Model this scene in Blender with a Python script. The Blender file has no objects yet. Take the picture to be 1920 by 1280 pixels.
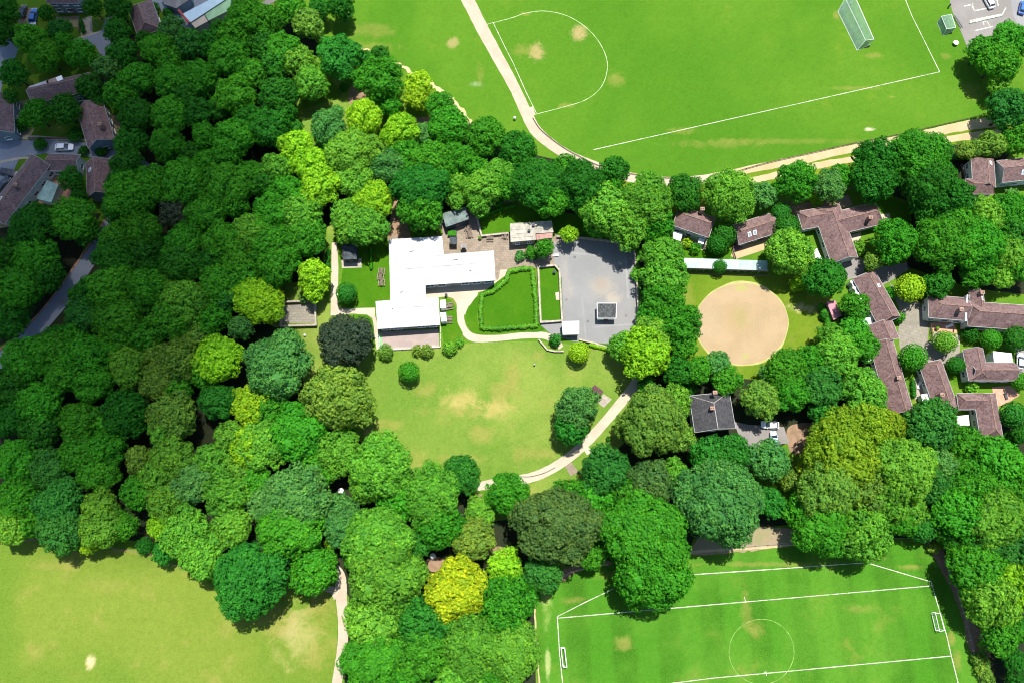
import bpy, bmesh, math, random
import numpy as np
from mathutils import Vector, Matrix

# ------------------------------------------------------------------ camera
SC = bpy.context.scene
COL = SC.collection
TILT = math.radians(14.0)
TH = math.tan(math.radians(65.0) / 2)
DIST = 201.0
CT, ST = math.cos(TILT), math.sin(TILT)
CAM = Vector((0, -DIST * ST, DIST * CT))
cd = bpy.data.cameras.new('camera'); cam = bpy.data.objects.new('camera', cd); COL.objects.link(cam)
cam.location = CAM; cam.rotation_euler = (TILT, 0, 0)
cd.angle = math.radians(65.0); cd.sensor_fit = 'HORIZONTAL'; cd.clip_start = 1; cd.clip_end = 6000
SC.camera = cam

# ------------------------------------------------------------------ light
SUNV = Vector((0.10, 0.31, 1.0)).normalized()
EL = math.asin(SUNV.z); AZ = math.atan2(SUNV.x, SUNV.y)
w = bpy.data.worlds.new('World'); SC.world = w; w.use_nodes = True
nt = w.node_tree
bg = nt.nodes['Background']; bg.inputs[1].default_value = 0.10
sky = nt.nodes.new('ShaderNodeTexSky'); sky.sky_type = 'NISHITA'; sky.sun_disc = False
sky.sun_elevation = EL; sky.sun_rotation = AZ; sky.air_density = 1.0; sky.dust_density = 0.6; sky.ozone_density = 1.0
nt.links.new(sky.outputs[0], bg.inputs[0])
sl = bpy.data.lights.new('sun', 'SUN'); sl.energy = 5.0; sl.angle = math.radians(0.53); sl.color = (1.0, 0.955, 0.88)
so = bpy.data.objects.new('sun', sl); COL.objects.link(so); so.rotation_euler = SUNV.to_track_quat('Z', 'Y').to_euler()
so.location = (0, 100, 400)
SC.view_settings.view_transform = 'Standard'; SC.view_settings.look = 'None'
SC.view_settings.exposure = 0.9; SC.view_settings.gamma = 1.0
try: SC.view_settings.use_curve_mapping = False
except Exception: pass
SC.cycles.filter_width = 1.1
SC.cycles.max_bounces = 6; SC.cycles.diffuse_bounces = 3; SC.cycles.transparent_max_bounces = 6
SC.cycles.caustics_reflective = False; SC.cycles.caustics_refractive = False

def depth(px, py, z=0.0):
    v = (640 - py) / 960 * TH
    return (CAM.z - z) / (CT - v * ST)
def G(px, py, z=0.0):
    """point at height z that the photo shows at pixel px, py"""
    u = (px - 960) / 960 * TH; v = (640 - py) / 960 * TH; s = (CAM.z - z) / (CT - v * ST)
    return Vector((u * s, CAM.y + s * (v * CT + ST), z))
def MPP(px, py, z=0.0): return TH / 960 * depth(px, py, z)

# ------------------------------------------------------------------ materials
def newmat(name):
    m = bpy.data.materials.new(name); m.use_nodes = True
    n = m.node_tree.nodes; n.clear()
    o = n.new('ShaderNodeOutputMaterial'); b = n.new('ShaderNodeBsdfPrincipled')
    m.node_tree.links.new(b.outputs[0], o.inputs[0])
    b.inputs['Specular IOR Level'].default_value = 0.25
    return m, m.node_tree, b
def mix(t, f, a, b, mode='MIX'):
    n = t.nodes.new('ShaderNodeMix'); n.data_type = 'RGBA'; n.blend_type = mode; n.clamp_factor = True
    for i, s in ((0, f), (6, a), (7, b)):
        if isinstance(s, bpy.types.NodeSocket): t.links.new(s, n.inputs[i])
        elif i == 0: n.inputs[0].default_value = s
        else: n.inputs[i].default_value = (*s, 1) if len(s) == 3 else s
    return n.outputs[2]
def noise(t, vec, scale, detail=3, rough=.55, dist=0):
    n = t.nodes.new('ShaderNodeTexNoise'); n.inputs['Scale'].default_value = scale
    n.inputs['Detail'].default_value = detail; n.inputs['Roughness'].default_value = rough
    n.inputs['Distortion'].default_value = dist
    t.links.new(vec, n.inputs['Vector']); return n.outputs[0]
def ramp(t, s, lo, hi, a=0.0, b=1.0):
    n = t.nodes.new('ShaderNodeMapRange'); n.interpolation_type = 'SMOOTHSTEP'
    t.links.new(s, n.inputs[0]); n.inputs[1].default_value = lo; n.inputs[2].default_value = hi
    n.inputs[3].default_value = a; n.inputs[4].default_value = b; return n.outputs[0]
def math_(t, op, a, b=None):
    n = t.nodes.new('ShaderNodeMath'); n.operation = op
    for i, s in enumerate((a, b)):
        if s is None: continue
        if isinstance(s, bpy.types.NodeSocket): t.links.new(s, n.inputs[i])
        else: n.inputs[i].default_value = s
    return n.outputs[0]
def coord(t, kind='Object'):
    return t.nodes.new('ShaderNodeTexCoord').outputs[kind]
def position(t): return t.nodes.new('ShaderNodeNewGeometry').outputs['Position']
def bump(t, b, h, strength=.4, dist=.05):
    n = t.nodes.new('ShaderNodeBump'); n.inputs['Strength'].default_value = strength; n.inputs['Distance'].default_value = dist
    t.links.new(h, n.inputs['Height']); t.links.new(n.outputs[0], b.inputs['Normal'])

_M = {}
def plain(name, c, rough=.7, var=.18, scale=1.2, metal=0, spec=None):
    if name in _M: return _M[name]
    m, t, b = newmat(name); p = coord(t)
    n1 = noise(t, p, scale, 4, .65)
    c2 = tuple(x * (1 - var * 1.6) for x in c); c3 = tuple(min(1, x * (1 + var)) for x in c)
    t.links.new(mix(t, ramp(t, n1, .3, .7), c2, c3), b.inputs['Base Color'])
    b.inputs['Roughness'].default_value = rough; b.inputs['Metallic'].default_value = metal
    if spec is not None: b.inputs['Specular IOR Level'].default_value = spec
    _M[name] = m; return m

def grass(name, base, light, dry, dryamt=.5, patches=(), stripes=None, big=.035, dark=None):
    """mown grass; patches = worn spots (px, py, rx px, ry px, strength, colour)"""
    m, t, b = newmat(name); p = position(t)
    n_big = noise(t, p, big, 3, .55, .6); n_mid = noise(t, p, .16, 4, .6, .3); n_f = noise(t, p, 1.1, 4, .75); n_ff = noise(t, p, 4.5, 3, .8)
    c = mix(t, ramp(t, n_big, .35, .66), base, light)
    if stripes:
        ang, wid, amt = stripes
        mp = t.nodes.new('ShaderNodeMapping'); mp.inputs['Rotation'].default_value = (0, 0, ang)
        t.links.new(p, mp.inputs[0])
        sx = t.nodes.new('ShaderNodeSeparateXYZ'); t.links.new(mp.outputs[0], sx.inputs[0])
        jit = math_(t, 'ADD', sx.outputs[0], math_(t, 'MULTIPLY', n_mid, 3.0))
        s = math_(t, 'SINE', math_(t, 'MULTIPLY', jit, math.pi / wid))
        f = math_(t, 'MULTIPLY', ramp(t, s, -.5, .5), ramp(t, n_big, .3, .6, amt, amt * .35))
        c = mix(t, f, c, tuple(x * .62 for x in base))
    d = ramp(t, n_mid, .52, .74)
    c = mix(t, math_(t, 'MULTIPLY', math_(t, 'MULTIPLY', d, ramp(t, n_big, .4, .62)), dryamt), c, dry)
    if dark is not None:
        n_d = noise(t, p, .07, 3, .5, .4)
        c = mix(t, ramp(t, n_d, .55, .72, 0, .6), c, dark)
    for (px, py, rx, ry, st, pc) in patches:
        g = G(px, py); k = MPP(px, py)
        mp = t.nodes.new('ShaderNodeMapping'); mp.vector_type = 'TEXTURE'
        mp.inputs['Location'].default_value = (g.x, g.y, 0); mp.inputs['Scale'].default_value = (rx * k, ry * k, 1000)
        t.links.new(p, mp.inputs[0])
        ln = t.nodes.new('ShaderNodeVectorMath'); ln.operation = 'LENGTH'; t.links.new(mp.outputs[0], ln.inputs[0])
        e = math_(t, 'ADD', ln.outputs['Value'], math_(t, 'MULTIPLY', math_(t, 'SUBTRACT', noise(t, p, .17, 7, .78, .8), .5), 3.2))
        c = mix(t, ramp(t, e, 1.05, .2, 0, st), c, pc)
    c = mix(t, ramp(t, noise(t, p, .45, 5, .75, .5), .42, .68, 0, .42), c, (.72, .78, .6), 'MULTIPLY')
    c = mix(t, ramp(t, n_f, .3, .75, 0, .5), c, (.62, .66, .5), 'MULTIPLY')
    c = mix(t, ramp(t, n_ff, .35, .7, .0, .34), c, tuple(min(1, x * 1.6 + .002) for x in light))
    t.links.new(c, b.inputs['Base Color']); b.inputs['Roughness'].default_value = .9
    b.inputs['Specular IOR Level'].default_value = .05
    bump(t, b, n_ff, .5, .08)
    return m

def surf(name, base, second, scale=.25, fine=3.0, fineamt=.35, rough=.9, stain=None, stainsc=.08):
    if name in _M: return _M[name]
    m, t, b = newmat(name); p = position(t)
    c = mix(t, ramp(t, noise(t, p, scale, 4, .6, .4), .35, .68), base, second)
    if stain is not None:
        c = mix(t, ramp(t, noise(t, p, stainsc, 5, .7, .6), .55, .7, 0, .8), c, stain)
    nf = noise(t, p, fine, 4, .8)
    c = mix(t, ramp(t, nf, .3, .75, 0, fineamt), c, tuple(x * .55 for x in base))
    t.links.new(c, b.inputs['Base Color']); b.inputs['Roughness'].default_value = rough
    b.inputs['Specular IOR Level'].default_value = .15
    bump(t, b, nf, .4, .04); _M[name] = m; return m

def slabs(name, c1, c2, mortar, size=.6, angle=0.0):
    if name in _M: return _M[name]
    m, t, b = newmat(name); p = position(t)
    mp = t.nodes.new('ShaderNodeMapping'); mp.inputs['Rotation'].default_value = (0, 0, angle); t.links.new(p, mp.inputs[0])
    br = t.nodes.new('ShaderNodeTexBrick'); t.links.new(mp.outputs[0], br.inputs[0])
    br.inputs['Scale'].default_value = 1.0; br.inputs['Brick Width'].default_value = size * 1.6; br.inputs['Row Height'].default_value = size
    br.inputs['Mortar Size'].default_value = .035; br.inputs['Color1'].default_value = (*c1, 1); br.inputs['Color2'].default_value = (*c2, 1)
    br.inputs['Mortar'].default_value = (*mortar, 1)
    c = mix(t, ramp(t, noise(t, p, .5, 5, .7), .35, .7, 0, .6), br.outputs[0], tuple(x * .6 for x in c1))
    t.links.new(c, b.inputs['Base Color']); b.inputs['Roughness'].default_value = .85; _M[name] = m; return m

def tiles(name, c1, c2, c3, course=.34):
    """roof tiles: courses follow the height of the roof, lichen and repairs in patches"""
    if name in _M: return _M[name]
    m, t, b = newmat(name); p = coord(t)
    sx = t.nodes.new('ShaderNodeSeparateXYZ'); t.links.new(p, sx.inputs[0])
    s = math_(t, 'FRACT', math_(t, 'MULTIPLY', sx.outputs[2], 1 / (course * .6)))
    vx = math_(t, 'FRACT', math_(t, 'MULTIPLY', sx.outputs[0], 1 / .45))
    vy = math_(t, 'FRACT', math_(t, 'MULTIPLY', sx.outputs[1], 1 / .45))
    n1 = noise(t, p, .55, 5, .7); n2 = noise(t, p, 3.2, 4, .8); wn = t.nodes.new('ShaderNodeTexVoronoi'); wn.inputs['Scale'].default_value = 2.6; t.links.new(p, wn.inputs[0])
    c = mix(t, ramp(t, n1, .35, .65), c1, c2)
    c = mix(t, ramp(t, n2, .42, .66, 0, .75), c, c3)
    c = mix(t, ramp(t, noise(t, p, .25, 6, .75, 1.0), .52, .66, 0, .55), c, tuple(x * 1.7 + .02 for x in c2))
    sep = t.nodes.new('ShaderNodeSeparateColor'); t.links.new(wn.outputs['Color'], sep.inputs[0])
    c = mix(t, ramp(t, sep.outputs[0], .55, 1, 0, .5), c, tuple(x * .45 for x in c1))
    gap = math_(t, 'MAXIMUM', ramp(t, s, .22, .0), math_(t, 'MULTIPLY', ramp(t, vx, .1, 0), .35))
    c = mix(t, math_(t, 'MULTIPLY', gap, .7), c, tuple(x * .3 for x in c1))
    t.links.new(c, b.inputs['Base Color']); b.inputs['Roughness'].default_value = .75
    bump(t, b, s, .5, .06); _M[name] = m; return m

def foliage_mat():
    m, t, b = newmat('foliage')
    oi = t.nodes.new('ShaderNodeObjectInfo'); p = coord(t)
    att = t.nodes.new('ShaderNodeAttribute'); att.attribute_name = 'tone'
    col = oi.outputs['Color']
    # leaves differ in age: young tips are yellower, old ones deeper green; whole boughs lean one way
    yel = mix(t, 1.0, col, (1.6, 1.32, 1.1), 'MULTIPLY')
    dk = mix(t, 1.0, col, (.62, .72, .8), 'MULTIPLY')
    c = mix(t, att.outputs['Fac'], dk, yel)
    c = mix(t, ramp(t, noise(t, p, .30, 3, .6), .42, .64, 0, .75), c, mix(t, 1.0, c, (.58, .72, .85), 'MULTIPLY'))
    c = mix(t, ramp(t, noise(t, p, .47, 4, .65, .5), .54, .68, 0, .65), c, mix(t, 1.0, c, (1.5, 1.2, 1.0), 'MULTIPLY'))
    t.links.new(c, b.inputs['Base Color']); b.inputs['Roughness'].default_value = .55
    b.inputs['Specular IOR Level'].default_value = .10
    tr = t.nodes.new('ShaderNodeBsdfTranslucent'); t.links.new(mix(t, 1.0, c, (1.1, 1.2, .4), 'MULTIPLY'), tr.inputs[0])
    ms = t.nodes.new('ShaderNodeMixShader'); ms.inputs[0].default_value = .34
    out = [n for n in t.nodes if n.type == 'OUTPUT_MATERIAL'][0]
    t.links.new(b.outputs[0], ms.inputs[1]); t.links.new(tr.outputs[0], ms.inputs[2]); t.links.new(ms.outputs[0], out.inputs[0])
    return m
FOL = foliage_mat()
BARK = plain('bark', (.09, .07, .05), .9, .3, 2)

# ------------------------------------------------------------------ object helpers
def tag(o, label=None, cat=None, group=None, kind=None):
    if label: o['label'] = label
    if cat: o['category'] = cat
    if group: o['group'] = group
    if kind: o['kind'] = kind
    return o
def empty(name, loc, rz=0):
    o = bpy.data.objects.new(name, None); COL.objects.link(o); o.location = loc; o.rotation_euler = (0, 0, rz)
    o.empty_display_size = .5
    return o
class MB:
    def __init__(s): s.v = []; s.f = []
    def add(s, vs, fs):
        n = len(s.v); s.v += [tuple(v) for v in vs]; s.f += [tuple(i + n for i in f) for f in fs]; return s
    def box(s, x0, x1, y0, y1, z0, z1):
        return s.add([(x0,y0,z0),(x1,y0,z0),(x1,y1,z0),(x0,y1,z0),(x0,y0,z1),(x1,y0,z1),(x1,y1,z1),(x0,y1,z1)],
                     [(3,2,1,0),(4,5,6,7),(0,1,5,4),(1,2,6,5),(2,3,7,6),(3,0,4,7)])
    def bar(s, a, b, r=.05, n=6, r2=None):
        a = Vector(a); b = Vector(b); d = (b - a).normalized(); r2 = r if r2 is None else r2
        u = d.cross(Vector((0, 0, 1)) if abs(d.z) < .9 else Vector((1, 0, 0))).normalized(); w = d.cross(u)
        vs = []
        for c, rr in ((a, r), (b, r2)):
            for i in range(n):
                t = 2 * math.pi * i / n; vs.append(c + u * math.cos(t) * rr + w * math.sin(t) * rr)
        fs = [(i, (i + 1) % n, n + (i + 1) % n, n + i) for i in range(n)] + [tuple(range(n))[::-1], tuple(range(n, 2 * n))]
        return s.add(vs, fs)
    def prism(s, pts, z0, z1):
        n = len(pts)
        a = sum(pts[i][0] * pts[(i+1) % n][1] - pts[(i+1) % n][0] * pts[i][1] for i in range(n))
        if a < 0: pts = pts[::-1]
        vs = [(p[0], p[1], z0) for p in pts] + [(p[0], p[1], z1) for p in pts]
        return s.add(vs, [tuple(range(n))[::-1], tuple(range(n, 2 * n))] + [(i, (i+1) % n, n + (i+1) % n, n + i) for i in range(n)])
    def build(s, name, mat, parent=None, bevel=0, smooth=False):
        me = bpy.data.meshes.new(name); me.from_pydata(s.v, [], s.f); me.materials.append(mat)
        if bevel:
            bm = bmesh.new(); bm.from_mesh(me)
            bmesh.ops.bevel(bm, geom=bm.edges[:], offset=bevel, segments=2, affect='EDGES', clamp_overlap=True)
            bm.to_mesh(me); bm.free()
        if smooth: me.shade_smooth()
        me.update(); o = bpy.data.objects.new(name, me); COL.objects.link(o)
        if parent: o.parent = parent
        return o

def smooth_pts(pts, closed=True, k=6):
    out = []; n = len(pts)
    rng = range(n) if closed else range(n - 1)
    for i in rng:
        g = (lambda j: pts[j % n]) if closed else (lambda j: pts[max(0, min(n - 1, j))])
        p0, p1, p2, p3 = g(i - 1), g(i), g(i + 1), g(i + 2)
        for j in range(k):
            t = j / k; t2 = t * t; t3 = t2 * t
            out.append(tuple(.5 * (2*p1[c] + (p2[c]-p0[c])*t + (2*p0[c]-5*p1[c]+4*p2[c]-p3[c])*t2 + (3*p1[c]-p0[c]-3*p2[c]+p3[c])*t3) for c in range(len(p1))))
    if not closed: out.append(tuple(pts[-1]))
    return out
def sheet(name, pts, z, mat, smooth=False, rough=0, kind='structure', hole=None):
    if smooth: pts = smooth_pts(pts)
    rnd = random.Random(len(name) * 7 + int(pts[0][0]))
    W = [G(p[0], p[1]) for p in pts]
    if rough:
        R = []
        n = len(W)
        for i in range(n):
            a, b = W[i], W[(i + 1) % n]; L = (b - a).length; k = max(1, int(L / .8)); d = (b - a); nn = Vector((-d.y, d.x, 0)).normalized() if L > 0 else Vector()
            for j in range(k): R.append(a + d * j / k + nn * rnd.uniform(-rough, rough) * (1 if j else .4))
        W = R
    a = sum(W[i].x * W[(i+1) % len(W)].y - W[(i+1) % len(W)].x * W[i].y for i in range(len(W)))
    if a < 0: W = W[::-1]
    mb = MB(); mb.add([(p.x, p.y, z) for p in W], [tuple(range(len(W)))])
    o = mb.build(name, mat)
    o['kind'] = kind
    return o
def ribbon_world(mb, W, half, z, edge=0, rnd=None):
    """W list of Vector, half list or number in metres"""
    n = len(W); L = []; R = []
    for i in range(n):
        d = (W[min(n-1, i+1)] - W[max(0, i-1)]); d.z = 0; d.normalize(); nn = Vector((-d.y, d.x, 0))
        h = half[i] if isinstance(half, (list, tuple)) else half
        e1 = rnd.uniform(-edge, edge) if edge else 0; e2 = rnd.uniform(-edge, edge) if edge else 0
        L.append(W[i] + nn * (h + e1)); R.append(W[i] - nn * (h + e2))
    vs = [(p.x, p.y, z) for p in R] + [(p.x, p.y, z) for p in L]
    mb.add(vs, [(i, i + 1, n + i + 1, n + i) for i in range(n - 1)])
def ribbon(name, pts, z, mat, edge=0.0, smooth=True, kind='structure'):
    """pts: (px, py, width px)"""
    if smooth: pts = smooth_pts(pts, False, 8)
    W = [G(p[0], p[1]) for p in pts]; H = [p[2] * .5 * MPP(p[0], p[1]) for p in pts]
    mb = MB(); ribbon_world(mb, W, H, z, edge, random.Random(5))
    o = mb.build(name, mat)
    if kind: o['kind'] = kind
    return o
# ------------------------------------------------------------------ cloud out of view, added and shaped to shade the north-west corner
def unseen_cloud():
    H = 1150.0; c = G(-180, 100) + SUNV * (H / SUNV.z)
    nr, na = 26, 96; vs = []; fs = []; rnd = random.Random(4)
    ph = [rnd.uniform(0, 6.28) for _ in range(8)]
    def outline(a):
        return 1 + .07 * math.sin(3 * a + ph[0]) + .05 * math.sin(5 * a + ph[1]) + .035 * math.sin(9 * a + ph[2]) + .02 * math.sin(17 * a + ph[3])
    for side in (1, -1):
        for i in range(nr + 1):
            r = i / nr
            for j in range(na):
                a = 2 * math.pi * j / na; o = outline(a)
                x = r * o * 146 * math.cos(a); y = r * o * 108 * math.sin(a)
                xr = x * math.cos(-.95) - y * math.sin(-.95); yr = x * math.sin(-.95) + y * math.cos(-.95)
                th = 26 * max(0, 1 - r ** 3.2) ** 1.1 * (1 + .16 * math.sin(x * .09 + ph[4]) * math.sin(y * .11 + ph[5]) + .08 * math.sin(x * .23 + ph[6]))
                vs.append((xr, yr, side * th * (1.2 if side > 0 else .6) + (.01 * side)))
    n = (nr + 1) * na
    for s in (0, 1):
        for i in range(nr):
            for j in range(na):
                q = (s*n + i*na + j, s*n + (i+1)*na + j, s*n + (i+1)*na + (j+1) % na, s*n + i*na + (j+1) % na)
                fs.append(q if s == 0 else q[::-1])
    for j in range(na):
        i = nr * na
        fs.append((i + j, n + i + j, n + i + (j + 1) % na, i + (j + 1) % na))
    me = bpy.data.meshes.new('unseen_cloud'); me.from_pydata(vs, [], fs); me.shade_smooth()
    m = bpy.data.materials.new('unseen_cloud_vapour'); m.use_nodes = True; t = m.node_tree; t.nodes.clear()
    o = t.nodes.new('ShaderNodeOutputMaterial'); v = t.nodes.new('ShaderNodeVolumePrincipled')
    v.inputs['Color'].default_value = (.80, .84, .90, 1); v.inputs['Density'].default_value = .055; v.inputs['Anisotropy'].default_value = .5
    t.links.new(v.outputs[0], o.inputs['Volume']); me.materials.append(m)
    ob = bpy.data.objects.new('unseen_cloud', me); COL.objects.link(ob); ob.location = c
    tag(ob, kind='structure')
unseen_cloud()

# ------------------------------------------------------------------ ground
DRY = (.215, .19, .05); BARE = (.31, .23, .11)
M_field = grass('grass_field', (.042, .128, .007), (.068, .158, .011), (.12, .17, .015), .45, [
    (1005, 97, 22, 20, 1, BARE), (985, 95, 28, 18, .5, DRY), (1085, 62, 20, 18, .95, BARE), (1158, 148, 24, 18, .55, DRY),
    (848, 82, 14, 14, .8, BARE), (893, 158, 18, 9, .4, (.4, .42, .3)), (985, 26, 14, 6, .6, DRY), (1060, 198, 24, 7, .5, DRY),
    (1280, 246, 34, 10, .45, DRY), (1350, 270, 110, 12, .35, DRY), (1600, 165, 60, 6, .45, DRY), (1630, 242, 12, 5, 1, (.5, .42, .33)),
    (1567, 30, 10, 14, .6, DRY), (1640, 104, 26, 7, .5, DRY), (1772, 105, 12, 10, .4, DRY), (1822, 170, 20, 24, .4, DRY), (1672, 182, 10, 5, .6, DRY),
    (700, 60, 50, 24, .4, DRY), (690, 88, 60, 14, .5, DRY), (900, 140, 10, 40, .3, DRY), (1470, 265, 180, 8, .3, DRY)], big=.022)
M_lawn = grass('grass_lawn', (.078, .158, .017), (.150, .205, .036), DRY, .8, [
    (860, 750, 50, 28, .95, (.31, .25, .085)), (925, 765, 48, 26, .9, (.31, .25, .085)), (905, 812, 40, 20, .7, DRY), (800, 735, 40, 26, .6, DRY), (730, 795, 34, 14, .6, DRY),
    (940, 735, 30, 24, .6, DRY), (1000, 850, 60, 20, .55, DRY), (1010, 665, 16, 12, .45, DRY), (690, 815, 14, 16, .8, BARE), (870, 860, 60, 12, .5, DRY), (965, 720, 16, 60, .5, DRY), (850, 770, 90, 12, .5, DRY), (780, 860, 30, 24, .4, DRY), (960, 700, 20, 40, .4, DRY)], big=.05)
M_meadow = grass('grass_meadow', (.084, .152, .015), (.128, .176, .024), DRY, .7, [
    (168, 1238, 13, 18, 1, (.55, .42, .26)), (560, 1190, 50, 66, .6, (.34, .29, .12)), (545, 1175, 22, 34, .5, (.38, .30, .16)), (520, 1165, 40, 40, .6, DRY), (600, 1130, 30, 60, .6, DRY), (100, 1060, 60, 12, .4, DRY),
    (250, 1030, 70, 8, .6, DRY), (430, 1175, 30, 24, .4, DRY), (590, 1235, 30, 40, .6, DRY), (200, 1100, 60, 20, .3, DRY)], big=.04)
M_pitch = grass('grass_pitch', (.036, .140, .008), (.062, .170, .014), (.15, .18, .03), .6, [
    (1168, 1203, 24, 16, .7, DRY), (1400, 1140, 12, 60, .45, DRY), (1415, 1185, 20, 22, .6, DRY), (1240, 1060, 60, 8, .4, DRY), (1180, 1080, 60, 10, .4, DRY), (1075, 1125, 30, 10, .6, DRY),
    (1700, 1062, 30, 7, .7, DRY), (1630, 1045, 60, 6, .5, DRY), (1785, 1195, 10, 16, .7, DRY), (1795, 1240, 10, 26, .6, DRY), (1024, 1125, 14, 60, .5, (.3, .36, .11)), (1027, 1240, 6, 40, .6, (.42, .42, .2)),
    (1440, 1057, 160, 6, .5, DRY), (1610, 1140, 40, 12, .4, DRY)], stripes=(-.05, 5.2, .85), big=.05)
M_garden = grass('grass_garden', (.028, .105, .003), (.044, .125, .004), (.12, .16, .02), .35, big=.06)
M_base = grass('grass_base', (.055, .14, .009), (.08, .16, .012), DRY, .7, [
    (1745, 575, 50, 18, .0, BARE), (1690, 575, 10, 10, 0, BARE)], big=.05, dark=(.03, .085, .006))
M_ring = grass('grass_ring', (.065, .135, .007), (.105, .16, .012), DRY, .8, [(1510, 578, 44, 16, .85, (.45, .36, .2)), (1290, 560, 20, 40, .4, DRY), (1310, 650, 20, 16, .4, DRY)], big=.06)
sheet('ground', [(-2600, -1500), (4500, -1500), (4500, 3000), (-2600, 3000)], -.06, M_base)

M_floor = surf('woodland_floor', (.012, .022, .008), (.026, .026, .012), .4, 2.5, .5)  # leaf litter; shade between the crowns is worked into its dark colour
M_soil = surf('bare_soil', (.26, .17, .11), (.17, .12, .07), .5, 3, .5)
M_yardsoil = surf('trodden_soil', (.26, .2, .13), (.20, .20, .09), .35, 3, .5)
M_sand = surf('sand_track', (.40, .32, .19), (.34, .28, .145), .3, 3, .35)
M_gravel = surf('pale_gravel', (.385, .325, .245), (.33, .28, .205), .4, 4, .25)
M_conc = surf('concrete_path', (.40, .345, .265), (.345, .30, .225), .3, 4, .2)
M_asph = surf('asphalt', (.20, .20, .205), (.25, .25, .245), .12, 3.5, .3)
M_yard = surf('yard_asphalt', (.26, .26, .255), (.30, .295, .29), .12, 4, .25, stain=(.21, .205, .20), stainsc=.05)
M_road = surf('road_asphalt', (.18, .205, .25), (.22, .245, .29), .12, 3.5, .3)
M_lot = surf('car_park_surface', (.21, .195, .185), (.175, .163, .15), .15, 3, .25)
M_line = plain('line_paint', (.52, .56, .42), .8, .35, .7)
M_faint = plain('worn_line_paint', (.52, .60, .40), .8, .3, .6)
M_pave = slabs('brown_paving', (.215, .17, .125), (.26, .21, .16), (.145, .12, .09), .62, .05)
M_pave2 = slabs('pale_paving', (.30, .265, .215), (.34, .30, .245), (.22, .195, .16), .9, .05)

sheet('north_field', [(650, -120), (1900, -120), (1785, 20), (1815, 90), (1840, 150), (1850, 220), (1740, 243), (1600, 268), (1440, 303), (1380, 322), (1320, 332), (1250, 336), (1180, 322), (1110, 300), (1060, 285), (1010, 262), (960, 262), (900, 230), (850, 200), (810, 160), (745, 125), (690, 105), (645, 85), (625, 60)], -.045, M_field)
sheet('verge', [(1170, 318), (1260, 338), (1400, 318), (1600, 268), (1850, 218), (1925, 225), (1925, 262), (1800, 285), (1600, 325), (1440, 372), (1250, 400), (1150, 360)], -.048, grass('grass_verge', (.075, .14, .008), (.12, .17, .013), DRY, .9, big=.06))
sheet('central_lawn', [(640, 600), (600, 640), (590, 720), (660, 800), (690, 840), (800, 890), (900, 920), (990, 905), (1060, 880), (1130, 830), (1190, 760), (1210, 700), (1160, 665), (1090, 650), (1020, 640), (900, 642), (820, 650), (700, 650)], -.046, M_lawn, smooth=True)
sheet('path_verge', [(900, 925), (1000, 905), (1080, 860), (1130, 800), (1190, 735), (1230, 760), (1180, 860), (1050, 960), (900, 980)], -.049, M_lawn)
sheet('west_meadow', [(-100, 1018), (0, 1016), (40, 1012), (90, 1015), (150, 1030), (240, 1030), (300, 1048), (370, 1075), (400, 1100), (560, 1090), (610, 1105), (632, 1130), (632, 1280), (625, 1400), (-100, 1400)], -.047, M_meadow)
sheet('south_pitch', [(1005, 1112), (1050, 1080), (1100, 1062), (1140, 1055), (1290, 1045), (1440, 1030), (1560, 1020), (1700, 1015), (1742, 1024), (1770, 1065), (1800, 1150), (1830, 1250), (1850, 1400), (1015, 1400), (1008, 1280)], -.045, M_pitch)
sheet('ring_lawn', [(1262, 512), (1440, 516), (1500, 520), (1560, 560), (1570, 640), (1500, 700), (1400, 710), (1300, 690), (1260, 620)], -.047, M_ring, smooth=True)

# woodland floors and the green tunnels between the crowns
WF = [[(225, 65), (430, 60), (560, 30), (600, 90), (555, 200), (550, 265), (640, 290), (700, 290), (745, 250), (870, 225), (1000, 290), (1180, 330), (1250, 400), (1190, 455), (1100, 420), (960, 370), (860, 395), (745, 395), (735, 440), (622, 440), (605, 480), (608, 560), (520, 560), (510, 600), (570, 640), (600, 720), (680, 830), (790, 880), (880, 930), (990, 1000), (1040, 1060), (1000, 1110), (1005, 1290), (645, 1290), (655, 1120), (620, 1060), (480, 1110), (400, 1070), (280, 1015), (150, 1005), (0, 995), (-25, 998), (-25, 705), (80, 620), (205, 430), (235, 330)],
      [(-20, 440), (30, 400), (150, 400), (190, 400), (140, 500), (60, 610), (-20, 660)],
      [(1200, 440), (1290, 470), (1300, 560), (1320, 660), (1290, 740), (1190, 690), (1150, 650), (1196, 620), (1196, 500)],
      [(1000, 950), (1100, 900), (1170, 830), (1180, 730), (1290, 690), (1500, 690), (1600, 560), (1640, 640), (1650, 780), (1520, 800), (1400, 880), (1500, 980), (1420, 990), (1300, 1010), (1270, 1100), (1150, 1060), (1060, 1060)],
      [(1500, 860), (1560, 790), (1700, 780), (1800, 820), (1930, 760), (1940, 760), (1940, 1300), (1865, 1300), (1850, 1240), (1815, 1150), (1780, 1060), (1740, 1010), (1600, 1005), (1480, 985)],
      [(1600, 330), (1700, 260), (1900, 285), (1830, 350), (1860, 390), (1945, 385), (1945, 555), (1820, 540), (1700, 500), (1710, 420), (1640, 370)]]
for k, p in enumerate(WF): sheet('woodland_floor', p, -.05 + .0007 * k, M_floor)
for k, p in enumerate([[(556, 215), (600, 195), (640, 180), (622, 150), (650, 155), (665, 190), (650, 240), (580, 250)],
                       [(500, 545), (560, 530), (610, 560), (622, 585), (618, 690), (570, 720), (560, 620), (508, 610)],
                       [(608, 440), (625, 420), (628, 470), (612, 500)]]):
    sheet('glade', p, -.043 + .001 * k, M_lawn, smooth=True)
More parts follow.
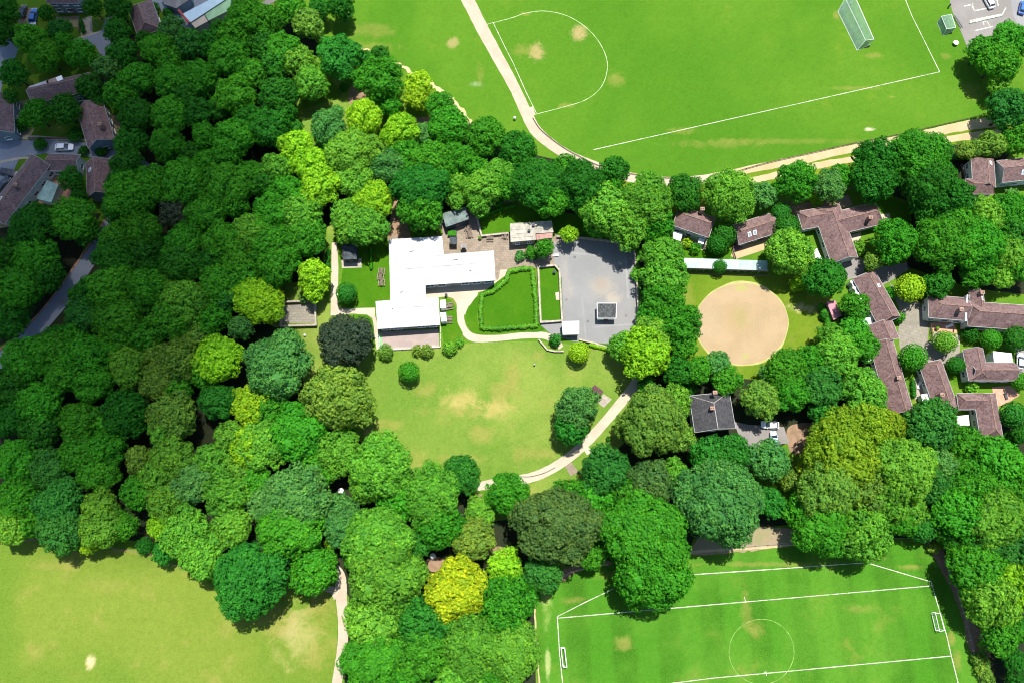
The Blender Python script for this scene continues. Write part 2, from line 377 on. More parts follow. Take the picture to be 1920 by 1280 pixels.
for k, p in enumerate([[(700, 165), (660, 160), (655, 195), (672, 200)], [(1345, 985), (1480, 990), (1560, 1000), (1440, 1028), (1300, 1040), (1300, 1022)],
                       [(1050, 1078), (1060, 1065), (1130, 1050), (1145, 1058), (1085, 1070), (1055, 1090)],
                       [(1735, 1010), (1760, 1015), (1790, 1080), (1812, 1150), (1855, 1200), (1850, 1240), (1822, 1225), (1795, 1130), (1750, 1040)],
                       [(915, 1030), (945, 1025), (952, 1050), (930, 1062)], [(800, 1048), (830, 1045), (828, 1065), (806, 1070)], [(735, 395), (745, 375), (770, 440), (755, 450), (728, 452)],
                       [(1478, 800), (1540, 795), (1530, 835), (1485, 850)], [(770, 222), (812, 222), (806, 242), (780, 240)], [(895, 925), (905, 932), (880, 940)]]):
    sheet('bare_earth', p, -.030 + .0011 * k, M_soil if k != 1 else M_yardsoil, smooth=True, rough=.25)

# ------------------------------------------------------------------ roads, streets, car park
sheet('street', [(-100, 262), (0, 263), (60, 263), (95, 263), (165, 268), (200, 275), (270, 300), (300, 322), (295, 340), (262, 338), (210, 305), (150, 290), (85, 288), (45, 293), (-100, 305)], -.022, M_road)
sheet('street', [(-100, 70), (30, 60), (36, 85), (25, 120), (6, 150), (0, 180), (-100, 220)], -.0215, M_road)
sheet('street', [(125, 76), (190, 58), (200, 30), (212, 30), (215, 70), (205, 108), (188, 104), (178, 84), (130, 80)], -.021, M_road)
ribbon('lane', [(300, 320, 26), (268, 356, 26), (215, 405, 26), (198, 440, 26), (158, 500, 30), (118, 556, 34), (72, 612, 32), (25, 655, 34), (-30, 720, 34)], -.020, M_road)
ribbon('kerb', [(200, 404, 3), (180, 440, 3), (137, 503, 3), (96, 560, 3), (50, 612, 3), (0, 655, 3)], .04, plain('kerb_stone', (.42, .20, .12), .8, .4, .8), edge=.05)
ribbon('pavement', [(-10, 258, 8), (60, 258, 8), (100, 260, 7), (160, 262, 6)], -.015, M_conc)
ribbon('pavement', [(-10, 306, 5), (45, 296, 5), (60, 302, 5)], -.014, M_conc)
ribbon('pavement', [(136, 75, 4), (176, 63, 4), (190, 58, 4)], -.013, M_conc)
sheet('pale_road_patch', [(108, 572), (118, 561), (128, 563), (118, 572)], -.012, M_lot)
sheet('pale_road_patch', [(128, 556), (133, 551), (134, 556), (129, 560)], -.0115, M_lot)
sheet('pale_road_patch', [(168, 500), (173, 490), (174, 498), (170, 502)], -.011, M_lot)
sheet('car_park', [(1768, -60), (2000, -60), (2000, 60), (1915, 62), (1870, 65), (1815, 92), (1802, 60), (1785, 20)], -.024, M_lot)
sheet('car_park_lane', [(1885, -60), (2000, -60), (2000, 50), (1915, 55), (1900, 30)], -.020, M_asph)
mb = MB()
for a, b, wd in [((1808, 12), (1825, 8), 2), ((1822, 8), (1827, 21), 2), ((1826, 21), (1850, 16), 2), ((1817, 44), (1878, 30), 2.6), ((1819, 39), (1877, 27), 1.6), ((1878, 30), (1886, 15), 1.8), ((1828, 58), (1862, 50), 1.8),
                 ((1843, 41), (1850, 40), 1.6), ((1850, 40), (1855, 47), 1.6), ((1843, 41), (1845, 47), 1.6), ((1852, 48), (1856, 48), 1.4), ((1872, 12), (1868, -6), 1.6)]:
    ribbon_world(mb, [G(*a), G(*b)], wd * .5 * MPP(*a), -.004)
o = mb.build('parking_markings', M_line); o['kind'] = 'structure'

# ------------------------------------------------------------------ paths
ribbon('gravel_path', [(855, -40, 26), (877, 0, 24), (905, 55, 23), (935, 110, 22), (965, 165, 20), (985, 208, 21), (1003, 243, 22), (1030, 268, 21), (1065, 291, 20), (1105, 308, 20), (1150, 324, 20), (1200, 336, 19), (1265, 341, 18), (1330, 334, 16), (1380, 324, 14)], -.028, M_gravel, edge=.05)
ribbon('sand_track', [(1300, 338, 10), (1380, 323, 14), (1480, 303, 16), (1560, 286, 16), (1650, 268, 16), (1740, 250, 16), (1800, 238, 19), (1865, 228, 22)], -.029, M_sand, edge=.1)
sheet('gravel_apron', [(986, 203), (999, 200), (1004, 215), (997, 220)], -.027, M_gravel)
ribbon('sand_track', [(1390, 345, 12), (1440, 332, 13), (1520, 313, 13), (1600, 298, 12), (1700, 276, 12), (1770, 262, 13), (1880, 248, 16)], -.034, M_sand, edge=.12)
ribbon('sand_track', [(1500, 306, 5), (1600, 283, 6), (1700, 262, 7), (1770, 250, 8)], -.0335, M_sand, edge=.12)
ribbon('dirt_track', [(660, 84, 4), (680, 93, 7), (705, 101, 8), (740, 117, 7), (775, 138, 6), (810, 158, 7), (840, 181, 8), (865, 206, 8), (882, 232, 7)], -.029, surf('dry_track', (.50, .42, .22), (.36, .33, .13), .5, 3, .3), edge=.35)
ribbon('south_path', [(1202, 700, 20), (1190, 722, 19), (1160, 760, 18), (1128, 798, 18), (1095, 833, 18), (1060, 862, 18), (1025, 883, 18), (990, 896, 18), (940, 903, 17), (893, 912, 16)], -.026, M_conc, edge=.04)
sheet('path_spur', [(1092, 838), (1102, 836), (1113, 848), (1100, 852)], -.0255, M_conc)
sheet('brick_spur', [(1059, 873), (1071, 866), (1085, 884), (1070, 892)], -.0250, M_pave)
ribbon('meadow_path', [(632, 1060, 6), (640, 1078, 14), (639, 1098, 22), (640, 1120, 21), (643, 1160, 19), (643, 1200, 19), (638, 1240, 19), (628, 1300, 18)], -.026, M_gravel, edge=.04)
ribbon('meadow_path', [(596, 1102, 4), (614, 1104, 10), (628, 1108, 16), (634, 1120, 18)], -.0255, M_gravel, edge=.1)
ribbon('meadow_edge', [(-10, 1020, 3), (40, 1013, 3), (90, 1013, 3), (150, 1025, 2), (240, 1030, 2), (280, 1038, 2), (330, 1060, 2), (360, 1072, 1)], -.022, M_soil, edge=.1)
ribbon('pitch_edge', [(1004, 1112, 3), (1003, 1150, 3), (1006, 1200, 3), (1010, 1260, 3), (1014, 1320, 3)], -.022, M_sand, edge=.1)
ribbon('pitch_edge', [(1056, 1080, 2), (1085, 1068, 3), (1140, 1057, 3)], -.021, M_sand, edge=.1)
ribbon('pitch_edge', [(1290, 1036, 5), (1340, 1031, 5), (1440, 1025, 4), (1500, 1020, 3), (1560, 1018, 2)], -.020, M_sand, edge=.1)
# school paths
ribbon('school_path', [(627, 455, 10), (628, 500, 13), (627, 550, 13), (627, 588, 14)], -.018, M_conc, smooth=False)
sheet('school_path', [(620, 578), (634, 576), (645, 579), (703, 576), (703, 600), (700, 598), (688, 590), (660, 588), (620, 592)], -.0175, M_conc)
ribbon('school_path', [(700, 592, 6), (704, 610, 7), (706, 635, 6), (708, 655, 4)], -.0165, M_conc)
sheet('terrace', [(797, 534), (935, 522), (938, 505), (955, 500), (1010, 496), (1012, 500), (960, 506), (952, 520), (945, 530), (925, 540), (897, 548), (892, 562), (878, 575), (872, 590), (858, 590), (856, 570), (850, 560), (838, 556), (797, 560)], -.018, M_conc, rough=.03)
ribbon('school_path', [(865, 575, 16), (863, 595, 14), (870, 618, 14), (888, 633, 15), (930, 634, 12), (980, 629, 12), (1020, 629, 13), (1042, 640, 14), (1052, 652, 10)], -.0155, M_conc)
sheet('paved_court', [(735, 440), (760, 452), (830, 440), (829, 430), (808, 420), (835, 400), (890, 392), (900, 405), (903, 443), (957, 438), (959, 458), (1030, 456), (1042, 440), (1100, 446), (1100, 454), (1038, 462), (1046, 500), (938, 506), (934, 525), (925, 525), (925, 470), (833, 478), (828, 450), (735, 455)], -.016, M_pave)
sheet('asphalt_yard', [(1036, 456), (1080, 448), (1150, 452), (1188, 462), (1193, 520), (1196, 570), (1197, 620), (1150, 645), (1075, 640), (1035, 628), (1014, 610), (1016, 600), (1055, 602), (1048, 500), (1040, 497)], -.013, M_yard)
yd = surf('yard_repair', (.40, .30, .22), (.27, .262, .255), 1.1, 5, .4)
def blob(name, cx, cy, rx, ry, z, mat, seed=1, amp=.14, n=48):
    r = random.Random(seed); ph = [r.uniform(0, 6.3) for _ in range(5)]
    pts = []
    for i in range(n):
        a = 2 * math.pi * i / n; k = 1 + amp * (math.sin(2*a+ph[0])*.4 + math.sin(3*a+ph[1])*.5 + math.sin(5*a+ph[2])*.4 + math.sin(11*a+ph[3])*.25)
        pts.append((cx + rx * k * math.cos(a), cy + ry * k * math.sin(a)))
    return sheet(name, pts, z, mat)
def worn(name, c, spots):
    m, t, b = newmat(name); p = position(t)
    nf = noise(t, p, 3, 4, .8)
    base = mix(t, ramp(t, noise(t, p, .12, 4, .6), .35, .68), (.175, .178, .175), (.205, .205, .2))
    for (px, py, rx, ry, st, pc) in spots:
        g = G(px, py); k = MPP(px, py)
        mp = t.nodes.new('ShaderNodeMapping'); mp.vector_type = 'TEXTURE'
        mp.inputs['Location'].default_value = (g.x, g.y, 0); mp.inputs['Scale'].default_value = (rx * k, ry * k, 1000); t.links.new(p, mp.inputs[0])
        ln = t.nodes.new('ShaderNodeVectorMath'); ln.operation = 'LENGTH'; t.links.new(mp.outputs[0], ln.inputs[0])
        e = math_(t, 'ADD', ln.outputs['Value'], math_(t, 'MULTIPLY', math_(t, 'SUBTRACT', noise(t, p, .8, 5, .8), .5), 1.8))
        base = mix(t, ramp(t, e, 1.15, .3, 0, st), base, pc)
    base = mix(t, ramp(t, nf, .3, .75, 0, .3), base, (.14, .14, .145))
    t.links.new(base, b.inputs['Base Color']); b.inputs['Roughness'].default_value = .9; b.inputs['Specular IOR Level'].default_value = .12
    return m
bpy.data.objects['asphalt_yard'].data.materials[0] = worn('yard_worn', None, [(1130, 538, 30, 26, .6, (.29, .255, .20)), (1126, 532, 13, 14, .5, (.25, .19, .14)), (1150, 560, 18, 14, .6, (.34, .29, .22)), (1060, 520, 10, 60, .35, (.29, .26, .22)), (1180, 640, 30, 20, .3, (.27, .25, .22)), (1070, 545, 8, 20, .3, (.3, .26, .2))])
sheet('chapel_lawn', [(898, 410), (930, 396), (968, 386), (1030, 398), (1100, 402), (1100, 445), (1042, 440), (1038, 418), (957, 424), (957, 436), (905, 440)], -.012, M_garden)
sheet('garden_lawn', [(900, 552), (950, 515), (1000, 502), (1009, 560), (1010, 612), (900, 618)], -.012, M_garden)
sheet('hedge_verge', [(878, 578), (898, 556), (903, 615), (1013, 606), (1013, 622), (960, 622), (900, 627), (878, 612), (873, 592)], -.014, M_garden, smooth=True)
sheet('building_lawn', [(640, 525), (645, 490), (685, 462), (712, 447), (729, 452), (731, 562), (704, 577), (655, 578), (636, 566)], -.014, M_garden)
sheet('side_lawn', [(829, 558), (845, 562), (856, 580), (858, 605), (868, 625), (860, 642), (832, 645), (828, 610)], -.014, M_garden)
sheet('corner_lawn', [(664, 590), (690, 592), (700, 605), (702, 650), (660, 660), (640, 640)], -.0142, M_garden)
sheet('kiosk_paving', [(640, 488), (678, 484), (678, 502), (641, 503)], -.010, M_pave2)
# riding ring of sand
def ring():
    m, t, b = newmat('ring_sand'); p = position(t)
    base = mix(t, ramp(t, noise(t, p, .2, 4, .6), .35, .68), (.295, .222, .132), (.255, .192, .110))
    mpv = position(t)
    g = G(1391, 605); k = MPP(1391, 605)
    sub = t.nodes.new('ShaderNodeVectorMath'); sub.operation = 'SUBTRACT'; t.links.new(p, sub.inputs[0]); sub.inputs[1].default_value = (g.x, g.y, 0)
    ln = t.nodes.new('ShaderNodeVectorMath'); ln.operation = 'LENGTH'; t.links.new(sub.outputs[0], ln.inputs[0])
    rr = ln.outputs['Value']
    rak = math_(t, 'SINE', math_(t, 'MULTIPLY', math_(t, 'ADD', rr, math_(t, 'MULTIPLY', noise(t, p, .4, 4), 1.2)), 9.0))
    base = mix(t, ramp(t, rak, 0, 1, 0, .10), base, (.42, .32, .18))
    for (px, py, rx, ry, st, pc) in [(1388, 596, 14, 24, .8, (.20, .21, .07)), (1385, 600, 34, 42, .6, (.25, .19, .09)), (1390, 540, 16, 8, .7, (.25, .28, .07)), (1398, 668, 8, 8, .6, (.25, .28, .08)), (1330, 600, 30, 50, .3, (.30, .25, .17))]:
        g = G(px, py)
        mp = t.nodes.new('ShaderNodeMapping'); mp.vector_type = 'TEXTURE'
        mp.inputs['Location'].default_value = (g.x, g.y, 0); mp.inputs['Scale'].default_value = (rx * k, ry * k, 1000); t.links.new(p, mp.inputs[0])
        l2 = t.nodes.new('ShaderNodeVectorMath'); l2.operation = 'LENGTH'; t.links.new(mp.outputs[0], l2.inputs[0])
        e = math_(t, 'ADD', l2.outputs['Value'], math_(t, 'MULTIPLY', math_(t, 'SUBTRACT', noise(t, p, .7, 5, .7), .5), 1.4))
        base = mix(t, ramp(t, e, 1.15, .25, 0, st), base, pc)
    base = mix(t, ramp(t, noise(t, p, 3.5, 4, .8), .35, .7, 0, .3), base, (.38, .28, .16))
    t.links.new(base, b.inputs['Base Color']); b.inputs['Roughness'].default_value = .95; b.inputs['Specular IOR Level'].default_value = .05
    blob('riding_ring', 1391, 607, 86, 76, -.015, m, 3, .012, 90)
    blob('ring_track', 1391, 607, 89, 79, -.018, surf('ring_edge', (.36, .34, .14), (.28, .3, .09), .5, 3, .4), 6, .02, 90)
ring()
# driveways and yards between the houses
M_drive = slabs('drive_paving', (.20, .185, .145), (.23, .21, .165), (.15, .135, .105), .8, .3)
for nm, p, mt, z in [
    ('driveway', [(1550, 486), (1585, 470), (1625, 490), (1618, 515), (1590, 525), (1565, 510)], M_lot, -.020),
    ('driveway', [(1625, 490), (1660, 500), (1700, 492), (1705, 505), (1665, 530), (1655, 535), (1640, 512)], M_lot, -.019),
    ('driveway', [(1668, 530), (1700, 560), (1722, 565), (1742, 610), (1740, 640), (1800, 640), (1800, 690), (1760, 680), (1730, 680), (1690, 680), (1684, 620), (1690, 590)], M_drive, -.018),
    ('driveway', [(1375, 790), (1400, 795), (1470, 800), (1480, 830), (1440, 835), (1410, 860), (1400, 890), (1385, 880), (1392, 830)], M_lot, -.020),
    ('patio', [(1380, 456), (1448, 443), (1452, 462), (1380, 486), (1370, 480)], surf('tan_gravel', (.42, .31, .17), (.35, .26, .15), .4, 4, .3), -.017),
    ('patio', [(1480, 388), (1555, 370), (1560, 385), (1500, 405), (1490, 412)], M_soil, -.020),
    ('patio', [(1560, 372), (1590, 365), (1600, 385), (1570, 395)], M_yardsoil, -.0195),
    ('patio', [(1583, 445), (1615, 435), (1612, 455), (1590, 465), (1582, 458)], M_conc, -.0175),
    ('patio', [(1642, 403), (1668, 400), (1670, 412), (1648, 420)], M_conc, -.0178),
    ('patio', [(1745, 605), (1790, 605), (1795, 625), (1750, 622)], surf('red_brick_paving', (.45, .22, .15), (.52, .3, .2), 1.2, 4, .4), -.016),
    ('patio', [(1860, 725), (1895, 722), (1912, 740), (1885, 757), (1868, 762)], surf('red_brick_paving', (.45, .22, .15), (.52, .3, .2), 1.2, 4, .4), -.0165),
    ('patio', [(1710, 712), (1730, 700), (1740, 735), (1725, 752), (1710, 745)], M_pave2, -.0172),
    ('patio', [(1905, 640), (2000, 640), (2000, 700), (1905, 700)], M_lot, -.0169),
    ('patio', [(1265, 432), (1330, 445), (1322, 470), (1262, 456)], M_conc, -.0171),
    ('garden_patch', [(1640, 372), (1668, 365), (1705, 378), (1710, 415), (1675, 415), (1650, 400)], M_garden, -.0205),
    ('garden_patch', [(1272, 455), (1340, 455), (1372, 470), (1368, 486), (1272, 484)], M_garden, -.021),
    ('garden_patch', [(1420, 480), (1455, 470), (1460, 486), (1420, 487)], M_garden, -.0208),
    ('garden_patch', [(1785, 695), (1805, 690), (1808, 712), (1788, 716)], M_garden, -.0206),
    ('patio', [(1752, 622), (1800, 628), (1800, 645), (1745, 640)], M_pave2, -.0150),
    ('front_yard', [(33, 16), (70, 14), (70, 52), (36, 60)], M_yardsoil, -.019),
    ('front_yard', [(104, 32), (150, 30), (150, 52), (110, 48)], M_yardsoil, -.0188),
    ('front_yard', [(150, 36), (172, 30), (174, 62), (152, 68)], M_pave2, -.0186),
    ('front_yard', [(205, 218), (222, 216), (235, 258), (210, 262)], M_yardsoil, -.0184),
    ('front_yard', [(36, 190), (60, 185), (70, 230), (55, 262), (38, 262)], M_yardsoil, -.0182),
    ('front_yard', [(88, 325), (130, 320), (135, 380), (95, 385), (70, 380)], surf('red_brick_paving', (.45, .22, .15), (.52, .3, .2), 1.2, 4, .4), -.018),
    ('front_yard', [(-40, 300), (40, 290), (20, 330), (0, 400), (-40, 400)], M_road, -.0178),
    ('front_yard', [(285, 0), (340, 0), (430, -40), (440, 20), (400, 60), (365, 62), (310, 30)], M_road, -.0176),
    ('front_yard', [(-60, 400), (10, 398), (18, 425), (-60, 440)], M_yardsoil, -.0174),
    ('front_yard', [(410, 55), (440, 42), (480, 10), (520, -10), (520, 0), (470, 30), (412, 62)], M_lot, -.0172)]:
    sheet(nm, p, z, mt, rough=.06)

# ------------------------------------------------------------------ pitch markings
def lines(name, segs, mat, z=.0, wpx=2.4):
    mb = MB()
    for i, s in enumerate(segs):
        W = [G(*q) for q in s]
        ribbon_world(mb, W, wpx * .23 * MPP(*s[0]), z + .0012 * i, .012, random.Random(i))
    o = mb.build(name, mat); o['kind'] = 'structure'; return o
def arc(cx, cy, rx, ry, a0, a1, n=40, rot=0):
    out = []
    for i in range(n + 1):
        a = math.radians(a0 + (a1 - a0) * i / n); x = rx * math.cos(a); y = ry * math.sin(a)
        out.append((cx + x * math.cos(rot) - y * math.sin(rot), cy + x * math.sin(rot) + y * math.cos(rot)))
    return out
loop = smooth_pts([(925, 43), (962, 33), (985, 25), (1020, 21), (1058, 28), (1090, 45), (1115, 68), (1132, 95), (1139, 122), (1134, 150), (1120, 172), (1095, 189), (1060, 200), (1003, 215)], False, 6)
lines('north_pitch_markings', [loop], plain('mown_line_paint', (.42, .52, .28), .8, .3, .5), -.032, 1.9)
lines('north_pitch_markings', [[(910, 47), (927, 42)], [(925, 43), (945, 85), (962, 118), (985, 170), (1006, 213)]], M_line, -.031, 1.9)
lines('north_pitch_markings', [[(1113, 281), (1300, 239), (1500, 194), (1762, 135)], [(1762, 135), (1735, 80), (1710, 30), (1690, -20)]], M_line, -.030, 2.2)
lines('south_pitch_markings', [[(1290, 1077), (1440, 1067), (1625, 1054)], [(1625, 1054), (1746, 1090)], [(1746, 1090), (1775, 1190), (1784, 1229), (1798, 1285)], [(1045, 1158), (1240, 1141), (1440, 1124), (1750, 1097)],
                               [(1045, 1155), (1100, 1127), (1150, 1103)], [(1045, 1155), (1049, 1220), (1057, 1300)], [(1220, 1285), (1340, 1270), (1440, 1261), (1783, 1229)]], M_line, -.030, 2.8)
lines('centre_circle', [arc(1428, 1221, 61, 61, 0, 360, 72)], plain('faint_line_paint', (.22, .33, .09), .8, .3, .5), -.029, 1.7)
lines('pitch_wear_line', [[(1396, 1118), (1398, 1128)], [(1436, 1256), (1437, 1266)], [(1432, 1260), (1441, 1261)]], M_line, -.02, 1.6)
# ------------------------------------------------------------------ buildings
T_PLUM = tiles('plum_tiles', (.112, .066, .068), (.185, .118, .114), (.26, .175, .155))
T_BROWN = tiles('brown_tiles', (.11, .074, .080), (.16, .11, .115), (.21, .15, .14))
T_SLATE = tiles('slate_tiles', (.033, .034, .039), (.052, .052, .058), (.085, .082, .082))
RIDGE = plain('ridge_tile', (.24, .15, .11), .8, .3, 2)
RIDGE_G = plain('ridge_grey', (.30, .27, .25), .8, .3, 2)
W_CREAM = plain('cream_render', (.52, .52, .42), .85, .12, .8)
W_PALE = plain('pale_render', (.55, .58, .53), .85, .12, .8)
W_BLUE = plain('blue_grey_cladding', (.16, .22, .26), .8, .15, .8)
W_BRICK = plain('dull_brick', (.28, .19, .15), .9, .25, 2)
WHITE = plain('white_paint', (.82, .82, .80), .6, .05, .8)
ROOFW = plain('white_membrane', (.41, .42, .43), .8, .14, .22, spec=.1)
GREY = plain('grey_metal', (.30, .31, .33), .5, .12, 1)
LEAD = plain('lead_flashing', (.36, .38, .40), .6, .2, 1)
DARK = plain('dark_cladding', (.05, .06, .07), .7, .2, 1)
CLAY = plain('clay_pot', (.40, .20, .12), .8, .2, 2)
GLASS = plain('window_glass', (.03, .045, .06), .08, .1, 1, spec=.8)
GREYWALL = plain('grey_render', (.36, .36, .34), .8, .15, .6)
STONE = plain('stone_wall', (.30, .265, .21), .9, .25, 1.5)
TIMBER = plain('weathered_timber', (.16, .125, .095), .85, .3, 1.5)
def gmat(): return plain('glass_roofing', (.25, .38, .325), .4, .2, .4, spec=.4)

def window(root, cx, cy, nx, ny, z0, z1, wdt):
    """window on a vertical wall at (cx,cy) facing (nx,ny)"""
    tx, ty = -ny, nx; h = wdt / 2
    def bx(mb, a0, a1, d0, d1, b0, b1):
        P = [(cx + tx*a + nx*d, cy + ty*a + ny*d) for a, d in ((a0, d0), (a1, d0), (a1, d1), (a0, d1))]
        mb.prism(P, b0, b1)
    fr = MB(); bx(fr, -h, -h+.1, 0.01, .09, z0, z1); bx(fr, h-.1, h, .01, .09, z0, z1); bx(fr, -h+.1, h-.1, .01, .09, z0, z0+.1); bx(fr, -h+.1, h-.1, .01, .09, z1-.1, z1)
    bx(fr, -.04, .04, .01, .08, z0+.1, z1-.1); bx(fr, -h-.1, h+.1, .01, .2, z0-.12, z0-.005)
    f = fr.build('window', WHITE, root)
    g = MB(); bx(g, -h+.1, h-.1, .012, .04, z0+.1, z1-.1); g.build('pane', GLASS, f)
def door(root, cx, cy, nx, ny, mat):
    tx, ty = -ny, nx
    def bx(mb, a0, a1, d0, d1, b0, b1):
        mb.prism([(cx + tx*a + nx*d, cy + ty*a + ny*d) for a, d in ((a0, d0), (a1, d0), (a1, d1), (a0, d1))], b0, b1)
    m = MB(); bx(m, -.5, .5, .01, .1, 0, 2.1); d = m.build('door', mat, root)
    m = MB(); bx(m, .34, .42, .1, .16, .95, 1.08); m.build('handle', GREY, d)

def wing(root, A, B, wpx, eave, rise, hip=(0, 0), tmat=T_PLUM, wall=W_CREAM, ridge=RIDGE, win=(2, 2), O=None, rz=0, storeys=1, drop=0.0, names=('roof', 'wall'), gut=None):
    """one pitched wing: A, B = middles of the two end eaves as the photo shows them"""
    a = G(*A, eave); b = G(*B, eave)
    k = MPP((A[0]+B[0])/2, (A[1]+B[1])/2, eave); W = wpx * k
    d = (b - a); L = d.length; ang = math.atan2(d.y, d.x); c = (a + b) / 2
    lp = Matrix.Rotation(-rz, 3, 'Z') @ Vector((c.x - O.x, c.y - O.y, 0)); la = ang - rz
    ca, sa = math.cos(la), math.sin(la)
    def T(x, y, z): return (lp.x + x * ca - y * sa, lp.y + x * sa + y * ca, z)
    e, r = eave, rise - drop
    ha, hb = hip[0] * W / 2, hip[1] * W / 2
    def shell(inset, dz, th):
        x0, x1, y = -L/2 + inset, L/2 - inset, W/2 - inset
        ze = e + dz + r * inset / (W / 2)
        xa = -L/2 + (ha if ha else inset); xb = L/2 - (hb if hb else inset)
        return [(x0, -y, ze), (x1, -y, ze), (x1, y, ze), (x0, y, ze), (xa, 0, e + r + dz), (xb, 0, e + r + dz)]
    top = shell(0, 0, 0); bot = [(p[0], p[1], p[2] - .16) for p in top]
    faces = [(0, 1, 5, 4), (2, 3, 4, 5)]
    faces.append((3, 0, 4) if ha else None); faces.append((1, 2, 5) if hb else None)
    loopv = [0, 1] + ([] if hb else [5]) + [2, 3] + ([] if ha else [4])
    fs = [f for f in faces if f]; vs = [T(*p) for p in top + bot]
    allf = list(fs) + [tuple(6 + i for i in f[::-1]) for f in fs]
    n = len(loopv)
    for i in range(n):
        p, q = loopv[i], loopv[(i+1) % n]; allf.append((p, 6 + p, 6 + q, q))
    m = MB(); m.add(vs, allf); roof = m.build(names[0], tmat, root)
    # ridge and hip caps
    m = MB()
    m.bar(T(*Vector(top[4])), T(*Vector(top[5])), .11, 6)
    if ha:
        m.bar(T(*top[0]), T(*top[4]), .09, 6); m.bar(T(*top[3]), T(*top[4]), .09, 6)
    if hb:
        m.bar(T(*top[1]), T(*top[5]), .09, 6); m.bar(T(*top[2]), T(*top[5]), .09, 6)
    m.build('ridge_tiles', ridge, roof)
    # gutters and barge boards
    m = MB()
    for y in (-1, 1): m.bar(T(-L/2, y * (W/2 + .06), e - .08), T(L/2, y * (W/2 + .06), e - .08), .055, 6)
    if not ha:
        for y in (-1, 1): m.bar(T(-L/2 - .05, y * W/2, e - .06), T(-L/2 - .05, 0, e + r - .04), .06, 4)
    else: m.bar(T(-L/2 - .05, -W/2, e - .08), T(-L/2 - .05, W/2, e - .08), .055, 6)
    if not hb:
        for y in (-1, 1): m.bar(T(L/2 + .05, y * W/2, e - .06), T(L/2 + .05, 0, e + r - .04), .06, 4)
    else: m.bar(T(L/2 + .05, -W/2, e - .08), T(L/2 + .05, W/2, e - .08), .055, 6)
    m.build('gutter', gut or plain('gutter_paint', (.42, .43, .42), .6, .1, 1), roof)
    ins = .32; s = shell(ins, -.19, 0); base = [(p[0], p[1], 0) for p in s[:4]]
    vs = [T(*p) for p in base + s]
    wf = [(0, 1, 5, 4), (2, 3, 7, 6), (3, 2, 1, 0), (4, 5, 9, 8), (6, 7, 8, 9)]
    wf.append((3, 0, 4, 8, 7) if not ha else (3, 0, 4, 7)); wf.append((1, 2, 6, 9, 5) if not hb else (1, 2, 6, 5))
    if ha: wf.append((7, 4, 8))
    if hb: wf.append((5, 6, 9))
    m = MB(); m.add(vs, wf); m.build(names[1], wall, root)
    # windows along the long walls and one in each gable end
    for y, cnt in ((-1, win[0]), (1, win[1])):
        for i in range(cnt):
            x = -L/2 + L * (i + .5) / cnt
            p = T(x, y * (W/2 - ins), 0); nrm = (-sa * y, ca * y)
            for st in range(storeys):
                z0 = .95 + st * 2.55
                if z0 + 1.3 > e - .15: z0 = e - 1.45
                window(root, p[0], p[1], nrm[0], nrm[1], z0, z0 + 1.25, min(1.5, L / cnt * .55))
    for sx in (-1, 1):
        if W > 4 and win[0] + win[1] > 0:
            p = T(sx * (L/2 - ins), 0, 0)
            window(root, p[0], p[1], ca * sx, sa * sx, .95, min(2.2, e - .2), 1.4)
    return T, L, W, roof
def chimney(root, T, x, y, z0, z1, s=.45, mat=W_BRICK, parent=None):
    m = MB(); c = T(x, y, 0)
    m.box(c[0]-s, c[0]+s, c[1]-s*.8, c[1]+s*.8, z0, z1); m.box(c[0]-s-.07, c[0]+s+.07, c[1]-s*.8-.07, c[1]+s*.8+.07, z1, z1+.14)
    o = m.build('chimney', mat, parent or root)
    m = MB()
    for dx in (-.2, .2): m.bar((c[0]+dx, c[1], z1+.14), (c[0]+dx, c[1], z1+.5), .12, 8, .1)
    if (parent is None) or parent is root: m.build('chimney_pot', CLAY, o)
    else:
        o2 = m.build('chimney_pot', CLAY, parent)
def skylight(root, T, x, y, L, W, e, r, w=.9, h=1.2, roof=None):
    """roof window lying on a slope"""
    sg = 1 if y > 0 else -1; sl = r / (W / 2)
    z = e + r - abs(y) * sl; n = Vector((0, sl * sg, 1)).normalized(); up = Vector((0, -sg, sl)).normalized()
    def q(mb, hw, hh, t0, t1):
        vs = []
        for t in (t0, t1):
            for a, b in ((-hw, -hh), (hw, -hh), (hw, hh), (-hw, hh)):
                p = Vector((x + a, y, z)) + up * b + n * t; vs.append(T(*p))
        if sg > 0: mb.add(vs, [(0,1,2,3), (7,6,5,4), (4,5,1,0), (5,6,2,1), (6,7,3,2), (7,4,0,3)])
        else: mb.add(vs, [(3,2,1,0), (4,5,6,7), (0,1,5,4), (1,2,6,5), (2,3,7,6), (3,0,4,7)])
    m = MB(); q(m, w/2, h/2, .02, .12); f = m.build('skylight', WHITE, root)
    m = MB(); q(m, w/2 - .14, h/2 - .14, .121, .135); m.build('pane', plain('sky_glass', (.25, .33, .40), .12, .1, 1, spec=.8), f)
def house_root(name, px, py, label, cat='house', group=None, z=0):
    g = G(px, py, 0); o = empty(name, (g.x, g.y, 0)); tag(o, label, cat, group); return o, g
